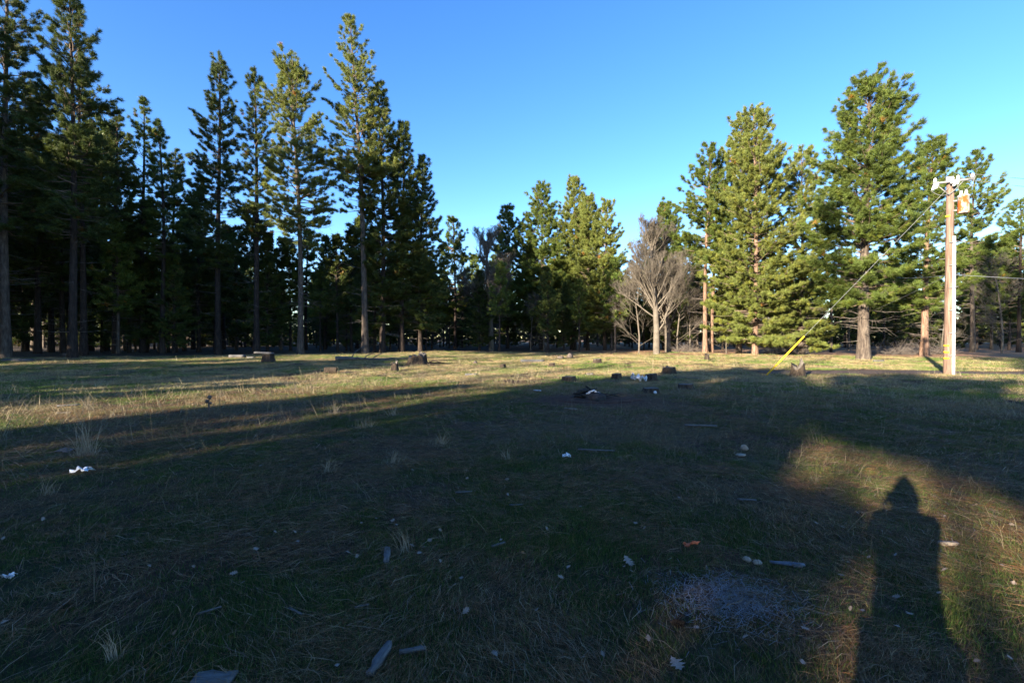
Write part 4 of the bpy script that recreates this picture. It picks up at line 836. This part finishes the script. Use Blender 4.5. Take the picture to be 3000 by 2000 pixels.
# dead dark stalk
X, Y, Z = G(610, 1204); root = link('dead_stalk', None, None, (X, Y, Z)); tag(root, 'dark dead seed stalk standing upright in the left meadow shadow', 'dead plant')
mb = MB(); mb.tube([[0, 0, -.03], [.01, 0, .12], [0, 0, .24], [.02, 0, .33]], [.022, .018, .016, .01], 6); link('stem', mb.mesh('stem', M['rock_dark'], True), root)
for c, r in (((.02, 0, .34), .045), ((-.035, 0, .25), .04), ((.035, .01, .21), .03)):
    mb = MB(); lump(mb, c, (r, r, r), np.random.default_rng(2), 8); link('seed_head', mb.mesh('seed_head', M['rock_dark'], True), root)
# pine cone
X, Y, Z = G(1985, 1850); root = link('pine_cone', None, None, (X, Y, Z + .035)); tag(root, 'open brown pine cone lying in the foreground grass', 'pine cone')
mb = MB(); mb.lathe([(.004, -.045), (.014, -.03), (.016, 0), (.010, .035), (.002, .05)], k=8); core = link('core', mb.mesh('core', M['bark_dark'], True), root); core.rotation_euler = (1.2, 0, .6)
sm = MB(); sm.add([[0, -.004, 0], [.020, -.010, .004], [.028, 0, .010], [.020, .010, .004], [0, .004, 0], [.02, 0, .0]], t=[[0, 1, 5], [1, 2, 5], [2, 3, 5], [3, 4, 5], [4, 0, 5], [0, 4, 1], [1, 4, 3], [1, 3, 2]])
scm = sm.mesh('scale', M['stump_bark'])
for k in range(64):
    z = -.04 + k / 64 * .085; o = link('scale', scm, core); o.location = (0, 0, z); o.rotation_euler = (0, -.35, k * 2.4); f = 1.15 - abs(z) * 12; o.scale = (f, f, 1)
# oak leaves
def leaf_mesh(seed):
    rng = np.random.default_rng(seed); out = []
    for side in (1, -1):
        L_ = []
        for t, wv in [(0, .02), (.08, .02), (.18, .22), (.24, .10), (.38, .42), (.46, .14), (.60, .46), (.68, .15), (.82, .30), (.86, .10), (1., .03)]:
            L_.append([t + wv * .25, side * wv * rng.uniform(.8, 1.15)])
        out.append(L_)
    pts_ = out[0] + out[1][::-1]; pts_ = np.array(pts_); n = len(pts_); z = .30 * np.abs(pts_[:, 1]) ** 1.3 * rng.uniform(.3, 1.3, n) + .1 * (pts_[:, 0] - .5) ** 2
    V = np.column_stack([pts_[:, 0] - .5, pts_[:, 1], z]); mids = np.column_stack([np.linspace(-.5, .5, 11), np.zeros(11), .1 * (np.linspace(-.5, .5, 11)) ** 2])
    V = np.vstack([V, mids]); t = []
    for i_ in range(10): t += [[i_, i_ + 1, n + i_], [i_ + 1, n + i_ + 1, n + i_], [n - 1 - i_, n + i_, n - 2 - i_], [n - 2 - i_, n + i_, n + i_ + 1]]
    return mesh_from('oak_leaf', V, [np.array(t)], M['leaf'])
LM = [leaf_mesh(k) for k in range(4)]
LV = [(0, 1350, 2.4125, [(290, 445), (320, 550), (410, 685), (1200, 680), (855, 705), (1355, 790), (1045, 790), (1640, 840), (1705, 910), (1800, 660), (15, 1205), (1220, 1275), (1840, 50), (45, 860), (155, 655), (10, 580)]),
 (750, 1350, 2.4125, [(1010, 115), (1105, 80), (1490, 140), (210, 330), (520, 490), (740, 488), (845, 455), (130, 540), (270, 545), (360, 550), (290, 612), (650, 695), (710, 718), (965, 470), (990, 500), (1300, 535), (1225, 605), (1100, 645), (1185, 655), (1150, 695), (1300, 750), (1730, 600), (1885, 695), (1450, 865), (1400, 915), (1480, 1100), (1690, 1410), (565, 1500), (1320, 45), (1780, 265)]),
 (1500, 1350, 2.4125, [(485, 352), (155, 460), (245, 515), (780, 430), (875, 462), (1070, 450), (940, 500), (1590, 325), (1185, 285), (795, 780), (850, 815), (1120, 735), (400, 785), (345, 855), (860, 1020), (175, 1090), (1310, 1230), (970, 1300), (1660, 1300), (500, 1440), (645, 1415), (75, 970), (1290, 1500)]),
 (2200, 1300, 2.24, [(435, 545), (610, 570), (705, 475), (825, 362), (370, 355), (785, 760), (650, 795), (960, 745), (600, 885), (945, 880), (1210, 840), (1280, 850), (965, 1030), (1245, 1000), (1060, 1150), (975, 1240), (665, 1125), (745, 1135), (365, 1265), (350, 1485), (1500, 1470), (1660, 825), (1740, 940), (1725, 560), (1480, 430), (1280, 500), (1720, 1440)])]
rl = np.random.default_rng(77)
def leaf(px, py, size, label, group='dry oak leaves on the grass'):
    X, Y, Z = G(px, py); o = link('oak_leaf', LM[rl.integers(4)], None, (X, Y, Z + .035)); o.rotation_euler = (rl.normal(0, .35), rl.normal(0, .35), rl.uniform(0, 6.28)); o.scale = (size, size, size * rl.uniform(.6, 1.8)); tag(o, label, 'leaf', group)
for ox, oy, sc, L_ in LV:
    for (a, b) in L_: leaf(ox + a / sc, oy + b / sc + 4, rl.uniform(.028, .052), 'small pale dry oak leaf lying in the shaded foreground grass')
leaf(186, 1800, .13, 'large pale leaf lying flat near the lower left corner'); leaf(1842, 1660, .10, 'large crumpled leaf cluster left of the whitish grass patch')
leaf(1820, 1762, .09, 'large pale leaf in the centre right foreground'); leaf(1983, 1970, .09, 'bright white leaf at the bottom edge right of centre')

# ------------------------------------------------------------------ utility pole
PX, PY = (2778 - 1500) / F * 19.3, 19.3; PZ = float(gz(PX, PY)); HP = CH + (HOR - 522) / F * 19.3 - PZ
root = link('utility_pole', None, None, (PX, PY, PZ)); tag(root, 'tall brown wooden utility pole with white conduit and transformer at right', 'utility pole')
mb = MB(); zz = np.array([-.4, .3, 2, 4, 6, HP]); mb.tube(np.stack([np.array([0, 0, .005, .01, .0, -.0]) + zz * .004, 0 * zz, zz], 1), np.linspace(.165, .125, 6), 18, True); link('pole_shaft', mb.mesh('pole_shaft', M['pole'], True), root)
vx = np.array([PX, PY]) / math.hypot(PX, PY); rt = np.array([vx[1], -vx[0]])      # unit vectors away from the camera and to its right
def loc(r_, f_, z): return (rt[0] * r_ - vx[0] * f_, rt[1] * r_ - vx[1] * f_, z)   # right of the pole, towards the viewer, up
zc = CH + (HOR - 695) / F * PY - PZ
mb = MB(); mb.tube([loc(.165, .06, .0), loc(.16, .06, zc * .5), loc(.15, .05, zc)], .06, 12, True); link('conduit', mb.mesh('conduit', M['conduit'], True), root)
for pz in (635, 1012, 1031, 1049):
    z = CH + (HOR - pz) / F * PY - PZ; rr = np.interp(z, [0, HP], [.167, .129]); aF = math.atan2(-vx[1], -vx[0])
    V = []; 
    for t_ in np.linspace(-.2, 1.0, 8):
        for dz in (-.035, .035): V.append([math.cos(aF - t_) * (rr + .012), math.sin(aF - t_) * (rr + .012), z + dz])
    mb = MB(); mb.add(V, [[2 * i_, 2 * i_ + 1, 2 * i_ + 3, 2 * i_ + 2] for i_ in range(7)]); o = link('marker_band', mb.mesh('marker_band', M['yellow']), root); sd = o.modifiers.new('s', 'SOLIDIFY'); sd.thickness = .006
for z in np.arange(.8, zc, .95):
    mb = MB(); mb.box(loc(.12, .10, z), (.22, .14, .035), rotz(math.atan2(rt[1], rt[0]))); link('conduit_strap', mb.mesh('conduit_strap', M['steel']), root)
for k, (s_, z) in enumerate([(-1, 1.9), (1, 2.5), (-1, 3.1), (1, 3.7), (-1, 4.9), (1, 5.6)]):
    mb = MB(); mb.tube([loc(.1 * s_, 0, z), loc(.30 * s_, 0, z)], .010, 6, True); link('step_bolt', mb.mesh('step_bolt', M['steel']), root)
# crossarm roughly along the view's right
ca_ = .25; arm = (rt * math.cos(ca_) + vx * math.sin(ca_)); rot = rotz(math.atan2(arm[1], arm[0])); za = HP - .22
mb = MB(); mb.box((arm[0] * .12 - vx[0] * .2, arm[1] * .12 - vx[1] * .2, za), (1.30, .07, .08), rot); link('crossarm', mb.mesh('crossarm', M['steel']), root)
for s_ in (-.42, .42):
    mb = MB(); mb.tube([(arm[0] * s_ - vx[0] * .2, arm[1] * s_ - vx[1] * .2, za - .05), (-vx[0] * .16, -vx[1] * .16, za - .55)], .018, 5, True); link('arm_brace', mb.mesh('arm_brace', M['steel']), root)
insp = [(0, 0), (.036, 0), (.055, .03), (.03, .045), (.055, .07), (.03, .085), (.048, .11), (.024, .13), (.0, .15)]
insp = [(max(a, .002) * 1.15, b * 1.15) for a, b in insp]
for s_ in (-.46, .26, .70):
    mb = MB(); mb.lathe(insp, (arm[0] * s_ - vx[0] * .2, arm[1] * s_ - vx[1] * .2, za + .06), 12); link('insulator', mb.mesh('insulator', M['porcelain'], True), root)
for s_, dz, tl in ((-.50, -.17, .25), (-.40, -.12, .3), (.16, -.10, .2), (.24, -.06, -.3), (.08, .02, .1)):   # fused cutouts and arresters
    c = np.array([arm[0] * s_ - vx[0] * .32, arm[1] * s_ - vx[1] * .32, za + dz]); mb = MB()
    prof = [(.002, -.14), (.032, -.13)] + [(.052 if i_ % 2 else .032, -.11 + i_ * .022) for i_ in range(10)] + [(.03, .12), (.002, .13)]
    mb.lathe(prof, (0, 0, 0), 10); V = np.vstack(mb.V) @ euler(tl, .2, 0).T + c; mb.V = [V]; link('cutout', mb.mesh('cutout', M['porcelain'], True), root)
    mb = MB(); mb.tube([c + [0, 0, .12], c + [arm[0] * .08, arm[1] * .08, .0], c + [0, 0, -.13]], .012, 5); link('cutout_bracket', mb.mesh('cutout_bracket', M['steel']), root)
mb = MB(); mb.box((-vx[0] * .16, -vx[1] * .16, HP - .12), (.22, .14, .20), rot); link('mounting_plate', mb.mesh('mounting_plate', M['porcelain']), root)
# transformer
tr = np.array(loc(.42, .10, CH + (HOR - 607) / F * PY - PZ)); th_ = .37
mb = MB(); mb.lathe([(.002, -th_), (.17, -th_), (.185, -th_ + .03), (.185, th_ - .06), (.20, th_ - .05), (.20, th_ - .02), (.15, th_ + .03), (.002, th_ + .05)], tr, 20)
tk = link('transformer', mb.mesh('transformer', M['tank'], True), root)
for q_ in (-.07, .08):
    mb = MB(); mb.lathe([(a * .9, b * 1.1) for a, b in insp], tr + np.array([rt[0] * q_, rt[1] * q_, th_ + .03]), 10); link('bushing', mb.mesh('bushing', M['porcelain'], True), tk)
mb = MB(); mb.box(np.array(loc(.19, .05, tr[2] + .2)), (.16, .06, .07), rotz(math.atan2(rt[1], rt[0]))); mb.box(np.array(loc(.19, .05, tr[2] - .2)), (.16, .06, .07), rotz(math.atan2(rt[1], rt[0]))); link('hanger_bracket', mb.mesh('hanger_bracket', M['steel']), tk)
# jumper wires
for k, (a, b) in enumerate([((-.6, -.3), (.1, -.45)), ((.24, -.2), (.40, -.42)), ((.8, .1), (.45, -.4))]):
    p0 = np.array([arm[0] * a[0] - vx[0] * .3, arm[1] * a[0] - vx[1] * .3, za + a[1]]); p1 = np.array([arm[0] * b[0] - vx[0] * .25, arm[1] * b[0] - vx[1] * .25, za + b[1]])
    mb = MB(); s = np.linspace(0, 1, 7)[:, None]; pts_ = p0 * (1 - s) + p1 * s; pts_[:, 2] -= .18 * np.sin(s[:, 0] * np.pi); mb.tube(pts_, .008, 4); link('jumper_wire', mb.mesh('jumper_wire', M['wire']), root)
def wire(name, a, b, sag, label, r=.012, cat='wire', mat='wire', n=24):
    a = np.array(a, float); b = np.array(b, float); s = np.linspace(0, 1, n)[:, None]; pts_ = a * (1 - s) + b * s; pts_[:, 2] -= sag * 4 * (s * (1 - s))[:, 0]
    mb = MB(); mb.tube(pts_, r, 5); return tag(link(name, mb.mesh(name, M[mat])), label, cat, 'overhead wires')
pb = np.array([PX, PY, PZ])
w1 = pb + [arm[0] * .70 - vx[0] * .2, arm[1] * .70 - vx[1] * .2, za + .20]; w2 = pb + [arm[0] * .26 - vx[0] * .2, arm[1] * .26 - vx[1] * .2, za + .2]
wire('power_line', w1, P(3900, 560, 24), .25, 'upper thin power line leaving the pole top to the right', .010)
wire('power_line', w2 - [0, 0, .1], P(3900, 590, 22), .35, 'lower thin power line leaving the pole top to the right', .010)
hz = CH + (HOR - 806) / F * PY
wire('telephone_cable', (PX, PY - .15, hz), P(3900, 815, 26), .3, 'cable running right from the middle of the pole', .012)
# distant pole
QX, QY = (2435 - 1500) / F * 52, 52.; QZ = float(gz(QX, QY)); HQ = CH + (HOR - 822) / F * QY - QZ
root = link('utility_pole', None, None, (QX, QY, QZ)); tag(root, 'small distant utility pole seen between the wide green pine and the huge pine', 'utility pole')
mb = MB(); mb.tube([[0, 0, -.3], [0, 0, HQ]], [.17, .13], 10, True); link('pole_shaft', mb.mesh('pole_shaft', M['bark_grey'], True), root)
for z in (HQ - .25, HQ - .8):
    mb = MB(); mb.box((-.2, -.2, z), (1.3, .06, .07)); link('crossarm', mb.mesh('crossarm', M['arm']), root)
for x in (-.7, .3):
    mb = MB(); mb.lathe(insp, (x, -.2, HQ - .19), 8); link('insulator', mb.mesh('insulator', M['porcelain'], True), root)
wire('telephone_cable', (PX, PY + .15, hz), P(2620, 812, 44), .1, 'cable running left from the middle of the pole into the pines', .012)
wire('service_cable', (PX - .1, PY, hz - .05), (QX, QY, 2.9), .2, 'cable sloping down left from the middle of the pole across the pines', .009)
# guy wire with yellow guard
ga = np.array([*G(2243, 1098)]); gt = np.array([PX - .05, PY - .12, PZ + HP - .35])
wire('guy_wire', ga, gt, .0, 'taut guy wire slanting from the pole top down to the yellow guard', .007)
d = (gt - ga) / np.linalg.norm(gt - ga); root = link('guy_guard', None, None, tuple(ga)); tag(root, 'bright yellow plastic guard round the lower end of the guy wire', 'guy wire guard')
mb = MB(); mb.tube([d * .05, d * 1.2, d * 2.35], [.030, .034, .038], 10, True); link('guard_tube', mb.mesh('guard_tube', M['yellow'], True), root)
for f in (.4, .65): mb = MB(); mb.tube([d * (f - .03), d * (f + .03)], .05, 8, True); link('clip', mb.mesh('clip', M['yellow']), root)
mb = MB(); mb.tube([[0, 0, -.1], d * .06], .03, 8, True); link('anchor_eye', mb.mesh('anchor_eye', M['steel']), root)

# ------------------------------------------------------------------ photographer (stands just behind the camera; only the long shadow is in view)
M['jacket'] = noisy('dark_jacket', [(.3, (.03, .035, .05)), (.7, (.05, .055, .075))], 8, rough=.9, bump=.3)
M['jeans'] = noisy('blue_jeans', [(.3, (.04, .05, .09)), (.7, (.07, .09, .14))], 12, rough=.9)
M['skin'] = noisy('skin', [(.3, (.50, .32, .24)), (.7, (.58, .38, .29))], 5, rough=.6)
M['hair'] = noisy('dark_hair', [(.3, (.03, .02, .015)), (.7, (.06, .04, .03))], 20, rough=.7)
M['black'] = noisy('black_camera_plastic', [(.3, (.02, .02, .02)), (.7, (.035, .035, .035))], 8, rough=.5)
B0 = np.array([-.24, -.34, 0.])
root = link('person', None, None, tuple(B0), math.radians(-22)); tag(root, 'person in dark jacket and jeans taking the photo, seen as the long shadow', 'person')
def skin(name, verts, edges, rad, mat, parent, lv=2):
    me = bpy.data.meshes.new(name); me.from_pydata(verts, edges, []); o = link(name, me, parent); me.materials.append(mat)
    sm_ = o.modifiers.new('Skin', 'SKIN'); me.skin_vertices.new() if not me.skin_vertices else None
    for v, r in zip(me.skin_vertices[0].data, rad): v.radius = (r if isinstance(r, tuple) else (r, r))
    me.skin_vertices[0].data[0].use_root = True; sm_.use_smooth_shade = True
    s2 = o.modifiers.new('Sub', 'SUBSURF'); s2.levels = lv; s2.render_levels = lv; return o
V = [(0, 0, .95), (0, 0, 1.15), (0, 0, 1.38), (0, .01, 1.50), (0, .03, 1.56), (0, .04, 1.64), (0, .04, 1.73),
     (.10, 0, .90), (.12, .02, .50), (.13, -.02, .10), (.14, .12, .04), (-.10, 0, .90), (-.12, .02, .50), (-.13, -.02, .10), (-.14, .12, .04),
     (.165, 0, 1.42), (.13, .10, 1.18), (.09, .17, 1.47), (-.165, 0, 1.42), (-.13, .10, 1.18), (-.09, .17, 1.47)]
E = [(0, 1), (1, 2), (2, 3), (3, 4), (4, 5), (5, 6), (0, 7), (7, 8), (8, 9), (9, 10), (0, 11), (11, 12), (12, 13), (13, 14), (2, 15), (15, 16), (16, 17), (2, 18), (18, 19), (19, 20)]
R_ = [(.15, .11), (.14, .10), (.15, .11), .06, .06, .09, .075, .085, .058, .042, .04, .085, .058, .042, .04, .06, .045, .03, .06, .045, .03]
skin('body', V, E, R_, M['skin'], root)
V = [(0, 0, .93), (0, 0, 1.15), (0, 0, 1.38), (0, .0, 1.47), (.165, 0, 1.42), (.13, .10, 1.18), (.095, .155, 1.43), (-.165, 0, 1.42), (-.13, .10, 1.18), (-.095, .155, 1.43)]
skin('jacket', V, [(0, 1), (1, 2), (2, 3), (2, 4), (4, 5), (5, 6), (2, 7), (7, 8), (8, 9)], [(.19, .14), (.175, .13), (.18, .135), .085, .085, .07, .045, .085, .07, .045], M['jacket'], root)
V = [(0, 0, .98), (.10, 0, .88), (.12, .02, .50), (.13, -.02, .08), (-.10, 0, .88), (-.12, .02, .50), (-.13, -.02, .08)]
skin('trousers', V, [(0, 1), (1, 2), (2, 3), (0, 4), (4, 5), (5, 6)], [(.175, .125), .11, .08, .07, .11, .08, .07], M['jeans'], root)
for sx in (-1, 1):
    mb = MB(); lump(mb, (sx * .13, .05, .045), (.055, .14, .05), np.random.default_rng(3), 12); o = link('shoe', mb.mesh('shoe', M['black'], True), root)
    hv = [(sx * .09, .17, 1.47), (sx * .08, .20, 1.52)]
    skin('palm', hv, [(0, 1)], [.03, .034], M['skin'], root)
    for q_ in range(4): z = 1.515 + q_ * .022; skin('finger', [(sx * .08, .20, z), (sx * .065, .235, z), (sx * .04, .232, z), (sx * .028, .222, z)], [(0, 1), (1, 2), (2, 3)], [.010, .009, .008, .007], M['skin'], root, 1)
    skin('thumb', [(sx * .085, .185, 1.50), (sx * .065, .165, 1.515), (sx * .05, .162, 1.53)], [(0, 1), (1, 2)], [.011, .010, .008], M['skin'], root, 1)
mb = MB(); mb.lathe([(.13, 1.40), (.105, 1.52), (.115, 1.62), (.095, 1.70), (.06, 1.77), (.02, 1.83), (.001, 1.84)], (0, -.005, 0), 14); link('hood', mb.mesh('hood', M['jacket'], True), root)
root2 = link('held_camera', None, None, (-.165, -.155, 1.545), math.radians(-22)); tag(root2, 'black camera held up in the hands of the photographer, part of the shadow only', 'camera')
mb = MB(); mb.box((0, 0, 0), (.14, .05, .09)); mb.box((0, 0, .055), (.05, .045, .03)); link('camera_body', mb.mesh('camera_body', M['black']), root2)
mb = MB(); mb.tube([(0, .02, 0), (0, .055, 0)], .034, 14, True); link('lens', mb.mesh('lens', M['black'], True), root2)
